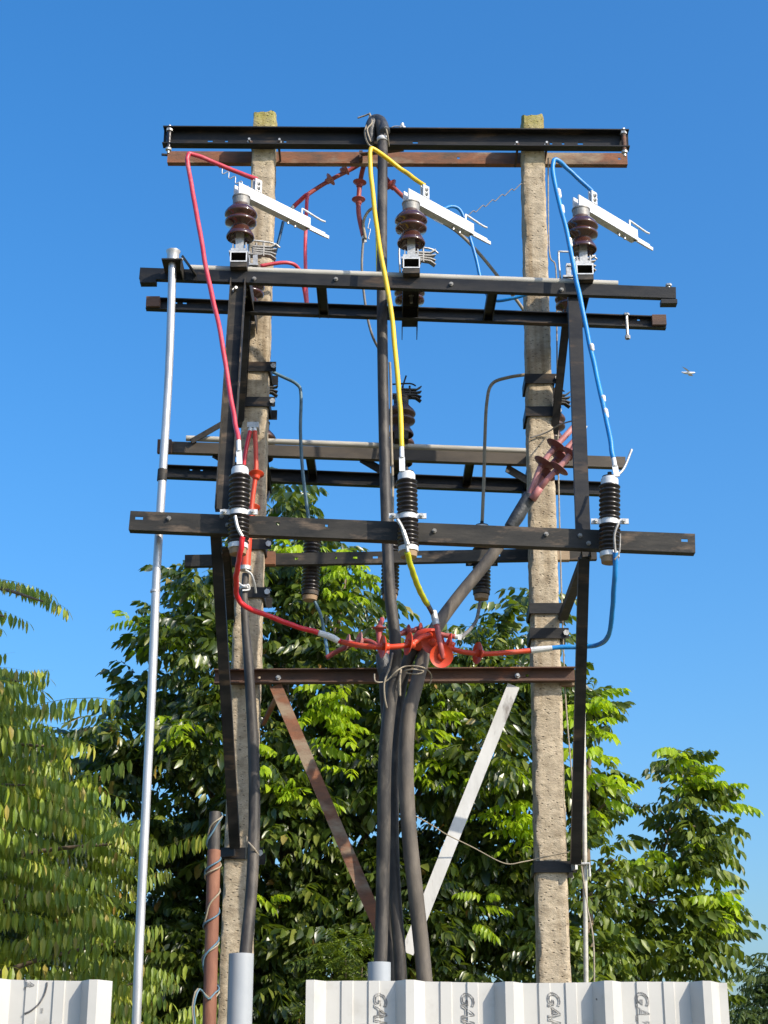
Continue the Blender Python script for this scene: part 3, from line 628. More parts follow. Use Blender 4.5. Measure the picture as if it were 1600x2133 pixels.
# repair tape on the blue conductor
for i, (x, y, Y) in enumerate(((1163, 403, 7.455), (1170, 437, 7.445), (1186, 505, 7.42), (1192, 545, 7.405), (1232, 727, 7.31), (1256, 835, 7.245), (1261, 862, 7.225))):
    p = P(x, y, Y); d = (P(x + 4, y + 22, Y - .008) - p).normalized()
    mb = MB(); kk = .7 + .5 * random.random(); mb.lathe(p - d * .03 + Vector((.0035, -.002, 0)), d, [(0, .006), (.008 * kk, .0115), (.025 * kk, .0118), (.03 * kk, .0105), (.042 * kk, .0115), (.055 * kk, .005)], 9); mb.build('tape_wrap', M['white'], t, smooth=True)

# ------------------------------------------------------------------ cables with their terminations
def shed(p, axis, parent, m, r=.052, flip=False):
    ax = Vector(axis).normalized()
    if flip: ax = -ax
    prof = [(-.02, .0145), (-.017, .0175), (-.004, .0185), (.002, r * .55), (.009, r * .9), (.0135, r), (.0155, r * .99), (.0125, r * .88), (.007, r * .55), (.006, .0185), (.02, .0175), (.022, .0145)]
    mb = MB(); mb.lathe(p, ax, prof, 26); return mb.build('shed', M[m], parent, smooth=50)
def leg(pts, r, m, parent, sheds=(), sr=.052, end_lug=None, shed_m=None):
    mb = MB(); mb.tube(pts, r, 12, sub=6); o = mb.build('termination_leg', M[m], parent, smooth=True)
    for (p, ax) in sheds: shed(p, ax, o, shed_m or m, sr)
    if end_lug is not None: lug_between(pts[-1], end_lug, o, .012)
    return o
def dirp(a, b): return (b - a).normalized()

# centre cable that climbs to the top crossarm
YCC = 7.86
c1 = thing('power_cable', P(797, 1990, 7.8), 'black power cable climbing the centre to the top crossarm', 'cable')
pts = path([(785, 250, YP - .05), (793, 262, YP - .12), (797, 300, YP - .13), (797, 350, 8.02), (796, 480, 7.9), (796, 650, YCC - .1), (799, 850, YCC - .12), (804, 1050, YCC - .18), (812, 1230, YCC - .2), (823, 1330, YCC - .2), (822, 1395, YCC - .18), (811, 1480, YCC - .16), (802, 1580, YCC - .15), (799, 1750, YCC - .12), (796, 1900, YCC - .1), (792, 2020, YCC - .1), (790, 2120, YCC - .1)])
mb = MB(); mb.tube(pts, [.026, .03, .028] + [.0275] * 7 + [.03, .031, .031, .032, .03, .03, .03], 16, sub=8); mb.build('sheath', M['cablesheath'], c1, smooth=True)
mb = MB(); mb.tube(path([(772, 300, YP - .1), (772, 268, YP - .1), (780, 252, YP - .08), (793, 254, YP - .1), (802, 275, YP - .15)]), [.02, .032, .036, .034, .03], 14); mb.build('tape_wrap', M['tape'], c1, smooth=True)
mb = MB(); mb.lathe(P(797, 291, YP - .13), (0, 0, 1), [(-.012, .029), (-.011, .0315), (.011, .0315), (.012, .029)], 18); mb.build('tape_band', M['white'], c1, smooth=True)
mb = MB()
mb.tube(path([(745, 246, YP - .05), (760, 241, YP - .06), (770, 238, YP - .08), (768, 250, YP - .1), (760, 275, YP - .13), (766, 298, YP - .14), (778, 308, YP - .15)]), .005, 7)
mb.tube(path([(770, 236, YP - .08), (775, 255, YP - .13), (765, 270, YP - .15), (772, 295, YP - .16)]), .005, 7)
mb.tube(path([(768, 262, YP - .12), (782, 247, YP - .1), (798, 252, YP - .1), (806, 275, YP - .17), (810, 305, YP - .1)]), .005, 7)
mb.build('binding_rope', M['rope'], c1, smooth=True)
YL = YR + .1
p = path([(778, 318, YL - .05), (745, 345, YL + .02), (690, 374, YL + .02), (640, 406, YL), (612, 430, YL - .02)])
leg(p, .013, 'redterm', c1, [(P(716, 354, YL + .02), dirp(P(690, 374, YL), P(745, 345, YL))), (P(685, 376, YL + .02), dirp(P(640, 406, YL), P(690, 374, YL)))], .04, P(604, 440, YL - .02), 'pinkterm')
p = path([(770, 318, YL - .05), (758, 345, YL - .03), (750, 382, YL), (747, 420, YL), (748, 450, YL), (757, 492, YL)])
leg(p, .014, 'redterm', c1, [(P(749, 384, YL), (0.1, 0, 1)), (P(747, 420, YL), (0, 0, 1))], .04, P(759, 505, YL), 'redterm')
p = path([(776, 318, YL - .05), (790, 350, YL), (818, 388, YL), (850, 418, YL - .02), (890, 446, YL - .04)])
leg(p, .013, 'redterm', c1, [(P(817, 388, YL), dirp(P(845, 412, YL), P(800, 365, YL)))], .04, P(925, 464, YL - .04), 'redterm')

# left cable with its termination on the left pole
YLC = YP - .11
c2 = thing('power_cable', P(512, 1990, 7.7), 'grey armoured cable running down the left pole into the grey pipe', 'cable')
mb = MB(); mb.tube(path([(512, 1195, YLC), (509, 1240, YLC), (511, 1300, YLC), (519, 1400, YLC - .02), (527, 1540, YLC - .04), (530, 1660, YLC - .06), (528, 1780, YLC - .1), (521, 1890, YLC - .15), (511, 1990, YLC - .2), (506, 2100, YLC - .22)]), [.018, .018, .02, .025, .027, .028, .028, .028, .029, .029], 16, sub=8); mb.build('sheath', M['cablesheath'], c2, smooth=True)
mb = MB(); mb.tube(path([(517, 1100, YLC), (514, 1130, YLC), (511, 1185, YLC)]), [.022, .027, .026], 14); mb.build('breakout', M['orange'], c2, smooth=True)
leg(path([(512, 1130, YLC), (503, 1060, YLC), (505, 1000, YLC), (512, 940, YLC), (521, 898, YLC)]), .011, 'redbright', c2, end_lug=P(524, 884, YLC))
leg(path([(519, 1120, YLC), (526, 1040, YLC), (533, 985, YLC), (533, 940, YLC), (531, 898, YLC)]), .0125, 'orange', c2, [(P(534, 992, YLC), (0, .25, 1))], .04, end_lug=P(530, 884, YLC))
leg(path([(516, 1120, YLC + .03), (522, 1060, YLC + .04), (526, 1075, YLC + .03)]), .0125, 'orange', c2, [(P(526, 1062, YLC + .04), (0, .25, 1))], .04)
mb = MB(); mb.aabb(P(527, 886, YLC) + Vector((-.03, -.012, -.015)), P(527, 886, YLC) + Vector((.03, .09, .015))); mb.build('lug_block', M['hard'], c2)
mb = MB(); mb.lathe(P(511, 1184, YLC), (0, 0, 1), [(-.012, .027), (-.01, .031), (.01, .031), (.012, .027)], 16)
mb.tube(path([(511, 1188, YLC - .03), (523, 1196, YLC - .02), (530, 1215, YLC), (533, 1235, YLC + .03)]), .006, 7); mb.build('hose_clamp', M['hard'], c2)
mb = MB(); mb.lathe(P(509, 1224, YLC), (0, 0, 1), [(-.01, .02), (-.008, .0235), (.008, .0235), (.01, .02)], 14); mb.tube(path([(497, 1214, YLC - .02), (509, 1222, YLC - .03), (517, 1218, YLC - .03), (519, 1228, YLC - .02), (505, 1230, YLC - .03)]), .005, 6); mb.build('cable_tie', M['white'], c2)
mb = MB(); mb.tube(path([(517, 1754, YLC - .12), (528, 1766, YLC - .14), (538, 1780, YLC - .11)]), .004, 6); mb.tube(path([(514, 1742, YLC - .1), (513, 1790, YLC - .07)]), .005, 6); mb.build('tie_wire', M['rope'], c2)

# sloping cable with pink termination in front of the right pole
YS = 7.98
c3 = thing('power_cable', P(885, 2040, 7.8), 'thick grey cable rising from the centre and sloping to the right pole', 'cable')
mb = MB(); mb.tube(path([(1078, 1078, YS), (1024, 1158, YS), (955, 1243, YS - .02), (908, 1308, YS - .05), (887, 1352, YS - .1), (868, 1425, YS - .15), (851, 1495, YS - .18), (846, 1600, YS - .18), (852, 1730, YS - .16), (868, 1880, YS - .13), (880, 1990, YS - .1), (890, 2110, YS - .1)]), [.028, .03, .031] + [.033] * 3 + [.036] * 6, 18, sub=8); mb.build('sheath', M['cablegrey'], c3, smooth=True)
mb = MB(); mb.tube(path([(1062, 1100, YS), (1078, 1076, YS - .002), (1090, 1055, YS - .003), (1104, 1034, YS)]), [.031, .036, .034, .037], 16); mb.build('tape_wrap', M['tape'], c3, smooth=True)
for k, (pl_, sh) in enumerate((([(1100, 1042, YS), (1112, 1010, YS - .02), (1128, 970, YS - .03), (1154, 934, YS - .03), (1178, 908, YS - .02), (1198, 886, YS)], [(1130, 968), (1156, 932)]),
                       ([(1110, 1038, YS), (1135, 1005, YS - .06), (1160, 978, YS - .07), (1187, 948, YS - .08), (1200, 920, YS - .08), (1207, 890, YS - .06)], [(1161, 980), (1188, 950)]),
                       ([(1105, 1036, YS + .02), (1120, 1010, YS + .03), (1136, 985, YS + .04), (1165, 950, YS + .05), (1190, 925, YS + .06), (1215, 895, YS + .06)], [(1134, 990), (1163, 955)]))):
    pp = path(pl_); Yk = pl_[2][2]
    d = dirp(pp[1], pp[4])
    leg(pp, .0155, 'pinkterm', c3, [(P(x, y, Yk), d) for (x, y) in sh], .056, None, 'maroon')
mb = MB()
for (x0, y0, x1, y1, dY) in ((1099, 1044, 1113, 1010, -.005), (1109, 1040, 1130, 1010, -.04)):
    mb.tube([P(x0, y0, YS + dY), P(x1, y1, YS + dY)], [.021, .017], 12)
mb.build('breakout', M['pinkterm'], c3, smooth=True)
lug_between(P(1214, 898, YS + .06), P(1219, 886, YS + .06), c3)

# centre cable with the orange terminations
YO = 7.72
c4 = thing('power_cable', P(828, 2040, 7.85), 'dark cable in the centre bundle ending in bright orange terminations', 'cable')
mb = MB(); mb.tube(path([(872, 1330, 7.85), (848, 1380, 7.88), (832, 1450, 7.9), (824, 1560, 7.9), (818, 1700, 7.9), (822, 1850, 7.9), (832, 1980, 7.9), (838, 2110, 7.9)]), .029, 16, sub=8); mb.build('sheath', M['cablesheath'], c4, smooth=True)
mb = MB(); mb.tube(path([(864, 1346, 7.84), (880, 1326, 7.8), (905, 1322, 7.76)]), [.034, .036, .03], 14); mb.build('breakout', M['orange'], c4, smooth=True)
lp = path([(898, 1322, 7.66), (878, 1328, 7.6), (852, 1343, 7.55), (800, 1348, 7.53), (752, 1345, 7.55), (712, 1337, YO - .1)])
leg(lp, .0128, 'orange', c4, [(P(803, 1347, 7.53), (-1, -.3, 0)), (P(856, 1342, 7.555), (-1, -.35, .1))], .055)
mp_ = path([(900, 1322, YO), (906, 1338, YO - .04), (915, 1366, YO - .1), (922, 1372, YO - .12), (918, 1345, YO - .14), (910, 1305, YO - .12), (905, 1288, YO - .11)])
leg(mp_[:4], .016, 'orange', c4, [(P(903, 1338, YO - .05), (-.25, -1, -.25)), (P(919, 1366, YO - .115), (.1, -1, -.3))], .056)
leg(mp_[3:], .0135, 'redterm', c4)
mb = MB(); mb.tube(path([(909, 1302, YO - .12), (903, 1274, YO - .11)]), .0165, 12); mb.build('lug', M['hard'], c4)
rp = path([(905, 1325, YO), (930, 1345, YO - .02), (960, 1357, YO - .03), (1010, 1362, YO - .03), (1060, 1359, YO - .02), (1108, 1355, YO)])
leg(rp, .0122, 'orange', c4, [(P(938, 1343, YO - .02), (-1, -.2, .3)), (P(1000, 1361, YO - .03), (-1, -.4, 0))], .054)
mb = MB(); mb.tube(path([(1106, 1355, YO), (1122, 1353, YO), (1150, 1350, YO)]), [.017, .016, .013], 12); mb.build('lug', M['alu'], c4)

# lower jumpers from the arresters to the orange terminations
bt = ARR['l'][1]
t = conductor('jumper', path([(506, 1118, YAR - .06), (500, 1155, YAR - .03), (492, 1200, YAR + .1), (494, 1240, YAR + .25), (512, 1264, YAR + .3), (560, 1283, YO - .15), (620, 1306, YO - .12), (665, 1318, YO - .1), (714, 1338, YO - .1)]), .0125, 'redbright', 'bright red jumper curving from the left arrester to the centre terminations', 'conductor')
mb = MB(); mb.tube(path([(664, 1318, YO - .1), (690, 1327, YO - .1), (706, 1336, YO - .1)]), [.0145, .0165, .0145], 12); mb.build('tape_wrap', M['white'], t, smooth=True)
mb = MB(); mb.tube(path([(490, 1075, YAR - .055), (495, 1098, YAR - .06), (505, 1118, YAR - .06)]), .008, 8); mb.build('lug', M['hard'], t)
t = conductor('jumper', path([(848, 1150, YAR - .05), (856, 1178, YAR), (868, 1215, YAR + .1), (884, 1248, YAR + .25), (890, 1258, YAR + .3)]), .0135, 'yellowgreen', 'lime yellow jumper curving down from the middle arrester', 'conductor')
mb = MB(); mb.tube(path([(888, 1254, YAR + .28), (897, 1270, YO - .14), (904, 1284, YO - .11)]), .0115, 10); mb.build('taped_end', M['tape'], t, smooth=True)
mb = MB(); mb.tube(path([(828, 1082, YAR - .055), (840, 1105, YAR - .06), (850, 1150, YAR - .055)]), .008, 8); mb.tube(path([(840, 1105, YAR - .06), (850, 1135, YAR - .062)]), .0105, 8); mb.build('lug', M['hard'], t)
t = conductor('jumper', path([(1282, 1150, YAR - .05), (1281, 1200, YAR), (1276, 1270, YAR + .15), (1268, 1322, YAR + .3), (1246, 1343, YO - .06), (1200, 1347, YO), (1146, 1350, YO)]), .0115, 'blue', 'blue jumper dropping from the right arrester and bending to the right pole', 'conductor')
mb = MB(); mb.tube(path([(1288, 1090, YAR - .055), (1280, 1115, YAR - .06), (1282, 1152, YAR - .055)]), .006, 8); mb.tube(path([(1292, 1112, YAR - .05), (1290, 1150, YAR - .05), (1280, 1166, YAR - .05)]), .004, 8); mb.build('lug', M['greyhard'], t)

# rear cable with faded terminations
YK = 8.12
c5 = thing('power_cable', P(812, 2040, 8.05), 'dark cable at the back of the centre bundle with faded pink terminations', 'cable')
mb = MB(); mb.tube(path([(802, 1385, YK - .14), (803, 1440, YK - .16), (812, 1560, YK - .12), (818, 1750, YK - .1), (812, 1900, YK - .1), (808, 2110, YK - .1)]), .03, 16, sub=8); mb.build('sheath', M['cablesheath'], c5, smooth=True)
mb = MB(); mb.tube(path([(804, 1412, YK - .15), (800, 1392, YK - .15), (796, 1365, YK - .14)]), [.031, .036, .033], 14); mb.build('breakout', M['tape'], c5, smooth=True)
leg(path([(795, 1372, YK - .14), (786, 1345, YK - .1), (757, 1334, YK - .05), (728, 1345, YK), (700, 1358, YK + .04), (680, 1370, YK + .06)]), .012, 'redterm', c5, [(P(752, 1336, YK - .05), (-1, -.4, .2)), (P(728, 1340, YK), (-1, -.3, .2))], .045, None, 'pinkterm')
leg(path([(797, 1372, YK - .14), (791, 1340, YK - .1), (790, 1310, YK - .06), (796, 1290, YK)]), .013, 'redterm', c5, [(P(790, 1312, YK - .07), (0, -.3, 1))], .04, None, 'redterm')
leg(path([(800, 1372, YK - .14), (822, 1330, YK - .1), (850, 1315, YK - .06), (890, 1314, YK - .02), (925, 1323, YK), (948, 1326, YK)]), .013, 'redterm', c5, [(P(848, 1316, YK - .06), (1, -.3, .1)), (P(872, 1312, YK - .03), (1, -.3, 0))], .036, P(962, 1328, YK), 'redterm')
# ropes binding the cables to the lower crossarm
rp_ = MB()
rp_.tube(path([(780, 1404, 7.62), (783, 1420, 7.6), (805, 1418, 7.62), (826, 1398, 7.6), (846, 1388, 7.62), (880, 1390, 7.6), (898, 1405, 7.72), (896, 1425, 7.75)]), .0036, 7)
rp_.tube(path([(818, 1360, 7.63), (812, 1390, 7.61), (801, 1420, 7.61), (801, 1450, 7.63), (806, 1475, 7.66)]), .0045, 7)
rp_.tube(path([(842, 1398, 7.64), (860, 1394, 7.6), (882, 1398, 7.62), (870, 1404, 7.62), (846, 1402, 7.63)]), .0036, 7)
rp_.tube(path([(835, 1395, 7.66), (833, 1420, 7.64), (833, 1450, 7.66)]), .006, 7)
tag(rp_.build('binding_rope', M['rope'], smooth=True), 'pale rope lashed around the centre cables at the lower crossarm', 'rope')

# rear thin conductors
def simple(name, pts, r, m, label, cat='wire', group=None, lug0=None, lug1=None):
    if lug0 is None and lug1 is None:
        mb = MB(); mb.tube(pts, r, 10, sub=8); return tag(mb.build(name, M[m], smooth=True), label, cat, group)
    return conductor(name, pts, r, m, label, cat, lug0, lug1, group)
simple('jumper', [P(612, 432, YL - .02), P(628, 414, YL - .03), P(641, 405, YL - .05), P(639, 425, YL - .06), P(636, 520, YL - .15), P(638, 600, YL - .2), P(640, 640, YL - .22), P(633, 600, YL - .25), P(622, 560, 8.15), P(596, 547, 8.1), isoL['rear']], .0105, 'red', 'red jumper hanging behind the left switch blade', 'conductor')
simple('jumper', path([(590, 462, YL), (581, 500, YL), (568, 545, YL)]) , .009, 'bluedark', 'short dark blue wire beside the left pole behind the switch', 'conductor')
simple('jumper', path([(757, 498, YL), (754, 560, YL), (762, 640, YL + .02), (776, 700, YL + .05), (800, 745, YL + .2)]), .0075, 'greywire', 'thin grey wire hanging left of the centre cable', 'wire')
simple('jumper', path([(782, 430, YL - .05), (766, 442, YL - .03), (757, 465, YL - .02), (762, 498, YL - .02)]), .0085, 'tan', 'short tan wire arching beside the middle red termination', 'wire')
simple('jumper', path([(778, 430, YL + .02), (784, 480, YL + .02), (786, 560, YL + .02), (788, 640, YL + .03)]), .007, 'yellowgreen', 'thin lime wire hanging behind the yellow conductor', 'wire')
simple('jumper', path([(918, 461, YL - .04), (955, 485, YL - .03), (1000, 530, YL - .02), (1050, 592, YL), (1090, 645, YL + .02), (1120, 700, YL + .05)]), .0095, 'tan', 'tan wire sloping down behind the middle switch to the right pole', 'wire')
simple('jumper', [P(915, 440, 8.1), P(940, 430, 8.12), P(960, 440, 8.14), P(975, 482, 8.15), P(992, 540, 8.15), P(1004, 590, 8.14), P(1025, 624, 8.1), P(1065, 622, 8.05), P(1120, 606, 8.03), isoR['rear']], .0095, 'blue', 'blue jumper hanging between the middle switch and the right pole', 'conductor')
YW = YR3 + .1
simple('jumper', path([(548, 765, YW - .02), (585, 783, YW), (618, 800, YW), (627, 822, YW), (626, 900, YW), (631, 985, YW), (644, 1085, YW), (650, 1098, YW)]), .0095, 'blueold', 'faded blue wire dropping behind the left pole to an arrester', 'wire')
simple('jumper', path([(1108, 779, YW), (1060, 786, YW), (1025, 800, YW), (1014, 840, YW), (1010, 920, YW), (1008, 1000, YW), (1004, 1098, YW)]), .0095, 'tan', 'tan wire bending down beside the right pole to an arrester', 'wire')
simple('jumper', path([(812, 755, YW + .3), (814, 800, YW + .3), (815, 900, YW + .28), (818, 1000, YW + .2), (818, 1095, YW + .02)]), .008, 'tan', 'thin pale wire hugging the right edge of the centre cable', 'wire')
simple('jumper', path([(1000, 1254, YW), (993, 1290, YW), (980, 1310, YW - .05), (960, 1328, YK)]), .0095, 'greywire', 'short grey wire curving under the rear right arrester', 'wire')
simple('jumper', path([(655, 1252, YW), (668, 1280, YW), (676, 1320, YW), (684, 1372, YK + .06)]), .0085, 'blueold', 'faded blue wire hanging under the rear left arrester', 'wire')

# wavy earth wires
def wavy(p0, p1, amp, n, name, label, m='greywire'):
    pts = []
    for i in range(n * 8 + 1):
        t = i / (n * 8); q = p0.lerp(p1, t); pts.append(q + Vector((math.sin(t * n * 2 * math.pi) * amp * .5, 0, math.sin(t * n * 2 * math.pi) * amp)))
    mb = MB(); mb.tube(pts, .0028, 6, smooth=False); return tag(mb.build(name, M[m], smooth=True), label, 'wire')
wavy(P(1088, 384, 8.15), P(968, 452, 8.0), .012, 6, 'coiled_wire', 'wavy thin wire sloping from the right pole to the middle switch')
wavy(P(456, 350, 7.75), P(525, 400, 7.75), .014, 5, 'coiled_wire', 'wavy thin wire under the red conductor near the left switch', 'hard')
wavy(P(768, 455, 8.1), P(770, 498, 8.1), .012, 2, 'coiled_wire', 'small wavy wire beside the centre cable', 'hard')
simple('earth_wire', path([(1142, 330, YP + .05), (1144, 520, YP + .04), (1158, 560, YP + .04), (1160, 700, YP + .04), (1162, 900, YP + .04), (1166, 1100, YP + .04), (1172, 1300, YP + .04), (1178, 1450, YP + .04), (1190, 1600, YP - .02), (1206, 1760, YP - .03), (1222, 1880, YP - .02), (1236, 1960, YP - .02), (1238, 2080, YP - .02), (1238, 2200, YP - .02)]), .004, 'rope', 'thin pale earth wire running down beside the right pole')
simple('tie_wire', path([(866, 1700, 7.86), (905, 1722, 8.0), (930, 1738, 8.05), (985, 1765, 8.1), (1050, 1798, 8.12), (1090, 1795, 8.14), (1130, 1786, YP - .02), (1185, 1775, YP - .03)]), .0027, 'tan', 'thin drooping wire tied from the centre cables to the right pole')
simple('tie_wire', path([(1105, 912, YP - .02), (1140, 900, YP - .02), (1165, 885, YP - .1), (1195, 876, 7.7)]), .004, 'greywire', 'thin wire looped around the right pole above the pink termination')

# ------------------------------------------------------------------ lower crossarm with its two struts
YLO = YP - .015
lo = thing('crossarm', (0, YLO, P(820, 1408, YLO).z), 'dark rusty channel across the poles below the orange terminations', 'crossarm')
d0, d1 = P(447, 1412, YLO), P(1197, 1407, YLO)
mb = MB(); mb.channel(d0, d1, 0.072, 0.045, 0.006, 1, holes=hole_list(d0, d1, YLO, [(1080, 1406, .012), (1098, 1407, .014), (540, 1411, .014)], h=.012)); mb.build('channel', M['rustdark'], lo)
q = P(1182, 1412, YLO); m_ = MB(); m_.aabb(q + Vector((-.035, .012, -.035)), q + Vector((.035, .05, .025))); m_.build('cleat', M['rust'], lo)
m_ = MB(); m_.bar(P(574, 1428, YP - .03), P(826, 2012, YP - .12), .006, .062, (1, 0, 0)); m_.bar(P(563, 1430, YP - .005), P(815, 2014, YP - .095), .05, .006, (1, 0, 0)); m_.build('strut', M['rust'], lo, label='rusty strut sloping down to the right')
m_ = MB(); m_.bar(P(1070, 1428, YP - .03), P(848, 1985, YP - .1), .006, .062, (1, 0, 0)); m_.bar(P(1058, 1428, YP - .005), P(836, 1985, YP - .075), .05, .006, (1, 0, 0)); m_.build('strut', M['whiteworn'], lo, label='worn white strut sloping down to the left')
m_ = MB(); m_.bar(P(575, 1455, YP + .05), P(548, 1508, YP + .25), .02, .02); m_.build('stub', M['rust'], lo)
for (x, y) in ((580, 1412), (1078, 1408)):
    m_ = MB(); bolt(m_, P(x, y, YLO - .005), (0, -1, 0), .02, .008); m_.build('bolt', M['hard'], lo)

# ------------------------------------------------------------------ pipes
gp = thing('operating_pipe', P(283, 2200, 7.42), 'long bright galvanised pipe standing at the left of the frame', 'pipe')
def ground_pt(p, q):
    """continue the line p-q down to the ground"""
    f = (p.z + .02) / (p.z - q.z); return p + (q - p) * f
pp = path([(360, 530, 7.4), (352, 770, 7.4), (338, 1000, 7.38), (326, 1200, 7.38), (318, 1400, 7.38), (303, 1700, 7.38), (291, 1950, 7.38), (284, 2133, 7.38)]); pp.append(ground_pt(pp[-2], pp[-1]))
mb = MB(); mb.tube(pp, .0195, 18, sub=6); mb.build('pipe', M['galv'], gp, smooth=True)
mb = MB(); q = P(338, 990, 7.38); mb.lathe(q, (.03, 0, 1), [(-.03, .0205), (-.028, .023), (.028, .023), (.03, .0205)], 18); mb.build('coupling', M['greysteel'], gp, smooth=30)
mb = MB(); q = P(323, 1232, 7.38); mb.lathe(q, (.03, 0, 1), [(-.006, .0205), (-.004, .0225), (.004, .0225), (.006, .0205)], 18); mb.build('weld_ring', M['galv'], gp, smooth=30)
q = P(360, 545, 7.4)
mb = MB(); mb.lathe(q, (0, 0, 1), [(-.005, .03), (.045, .03), (.055, .036), (.058, .036)], 22); mb.build('top_cup', M['galv'], gp, smooth=40)
mb = MB(); mb.aabb(q + Vector((-.05, -.045, -.012)), q + Vector((.05, .1, -.005))); mb.bar(q + Vector((.047, .02, -.005)), q + Vector((.047, .02, -.07)), .12, .005, (1, 0, 0)); mb.bar(q + Vector((.04, .03, .05)), q + Vector((.11, .08, -.035)), .05, .006, (1, 0, .6)); mb.build('guide_bracket', M['greysteel'], gp)
mb = MB(); mb.tube([q + Vector((-.045, 0, .01)), q + Vector((.05, 0, .012))], .008, 8); mb.build('bolt', M['hard'], gp)

a_, b_ = P(1212, 1195, YP + .02), P(1221, 2040, YP - .02)
mb = MB(); mb.tube([a_, b_, ground_pt(a_, b_)], .0115, 12, smooth=False); tag(mb.build('conduit', M['galvdull'], smooth=40), 'thin pale conduit standing close to the right pole', 'pipe')

rpq = thing('rusty_pipe', ground_pt(P(448, 1690, 7.8), P(437, 2133, 7.75)), 'rusty brown pipe with a black top and wires wound round it', 'pipe')
a_, m1, b_ = P(448, 1692, 7.85), P(446, 1772, 7.84), P(436, 2133, 7.75)
mb = MB(); mb.tube([m1, b_, ground_pt(m1, b_)], .0305, 20, smooth=False); mb.build('pipe', M['rustpipe'], rpq, smooth=40)
mb = MB(); mb.tube([a_, m1.lerp(b_, .01)], .027, 18, smooth=False); mb.build('inner_hose', M['cablesheath'], rpq, smooth=40)
for k, (m_n, ph, rr) in enumerate((('tan', 0, .0042), ('blueold', .55, .0042))):
    pts = []
    for i in range(140):
        t = i / 139; c = a_.lerp(b_, t * .86); ang = -(t + .035 * math.sin(t * 17 + ph * 3)) * 2 * math.pi * (4.3, 4.3, 4.3)[k] + ph * .9 + .8 + .5 * math.sin(t * 9 + ph * 5); r0 = (.031 if t * .86 < .2 else .0355) + .004 * math.sin(t * 40 + ph)
        pts.append(c + Vector((math.cos(ang) * r0, math.sin(ang) * r0, 0)))
    e = pts[-1]
    pts += [e + Vector((-.03, -.03, -.03)), P(412 + k * 4, 2060, 7.62), P(401 + k * 3, 2095, 7.6), P(404 + k * 3, 2140, 7.6), P(410 + k * 3, 2260, 7.6)]
    mb = MB(); mb.tube(pts, rr, 7, sub=3); mb.build('wound_wire', M[m_n], rpq, smooth=True)
for (x, y, Y, r0, lab) in ((503, 1987, YLC - .2, .057, 'grey plastic pipe at the foot of the left pole holding a cable'), (790, 2005, YCC - .1, .052, 'short grey plastic pipe top in the centre behind the white fence')):
    q = P(x, y, Y); mb = MB()
    k = 28; o = 0
    mb.lathe(Vector((q.x, q.y, 0)), (0, 0, 1), [(0, r0), (q.z, r0), (q.z, r0 - .005), (q.z - .15, r0 - .005)], k)
    tag(mb.build('plastic_pipe', M['pvc'], smooth=40), lab, 'pipe', 'cable entry pipes')

# ------------------------------------------------------------------ corrugated fence
YFE = 4.3; PITCHM = .2447; RIB = .044
PROF = [(0, 1), (.083, 1), (.204, 0), (.352, 0), (.362, .1), (.470, .1), (.480, 0), (.625, 0), (.635, .1), (.738, .1), (.748, 0), (.9045, 0)]
ang = R(2.5)
FU = Vector((math.cos(ang), math.sin(ang), 0)); FN = Vector((math.sin(ang), -math.cos(ang), 0))
def prof_h(s):
    f = (s / PITCHM) % 1.0
    pr = PROF + [(1.0, 1)]
    for (a, ha), (b, hb) in zip(pr[:-1], pr[1:]):
        if a <= f <= b: return RIB * (ha + (hb - ha) * (f - a) / (b - a))
    return 0
def sheet(org, s0, s1, z0, z1, parent, name='sheet'):
    """sheet from s0 to s1 metres along the fence"""
    xs = set([s0, s1]); k = math.floor(s0 / PITCHM) - 1
    while k * PITCHM < s1:
        for (f, _) in PROF:
            s = (k + f) * PITCHM
            if s0 < s < s1: xs.add(s)
        k += 1
    xs = sorted(xs); mb = MB(); t = .0009
    zs = np.linspace(z0, z1, 9)
    nn = len(xs)
    for side in (1, -1):
        for z in zs:
            for s in xs:
                wob = .003 * math.sin(s * 3.1 + z * 2.0)
                top = .0022 * math.sin(s * 9) if z == zs[-1] else 0
                mb.v.append(org + FU * s + FN * (prof_h(s) + wob + side * t / 2) + Vector((0, 0, z + top)))
    nz_ = len(zs); base2 = nn * nz_
    for j in range(nz_ - 1):
        for i in range(nn - 1):
            mb.f.append([j * nn + i, j * nn + i + 1, (j + 1) * nn + i + 1, (j + 1) * nn + i])
            mb.f.append([base2 + j * nn + i, base2 + (j + 1) * nn + i, base2 + (j + 1) * nn + i + 1, base2 + j * nn + i + 1])
    for i in range(nn - 1):
        a = (nz_ - 1) * nn + i; mb.f.append([a, a + 1, base2 + a + 1, base2 + a]); mb.f.append([i, base2 + i, base2 + i + 1, i + 1])
    for j in range(nz_ - 1):
        mb.f.append([j * nn, (j + 1) * nn, base2 + (j + 1) * nn, base2 + j * nn]); b0 = j * nn + nn - 1; mb.f.append([b0, base2 + b0, base2 + b0 + nn, b0 + nn])
    return mb.build(name, M['sheet'], parent)
def text_mesh(body, size, outline, shear=0.25):
    cu = bpy.data.curves.new('lettering', 'FONT'); cu.body = body; cu.size = size; cu.shear = shear; cu.resolution_u = 3
    if outline: cu.fill_mode = 'NONE'; cu.bevel_depth = size * .028; cu.bevel_resolution = 0
    ob = bpy.data.objects.new('lettering', cu); COL.objects.link(ob)
    dg = bpy.context.evaluated_depsgraph_get(); me = bpy.data.meshes.new_from_object(ob.evaluated_get(dg))
    v = [tuple(a.co) for a in me.vertices]; f = [list(p.vertices) for p in me.polygons]
    bpy.data.objects.remove(ob); bpy.data.curves.remove(cu); bpy.data.meshes.remove(me)
    return v, f
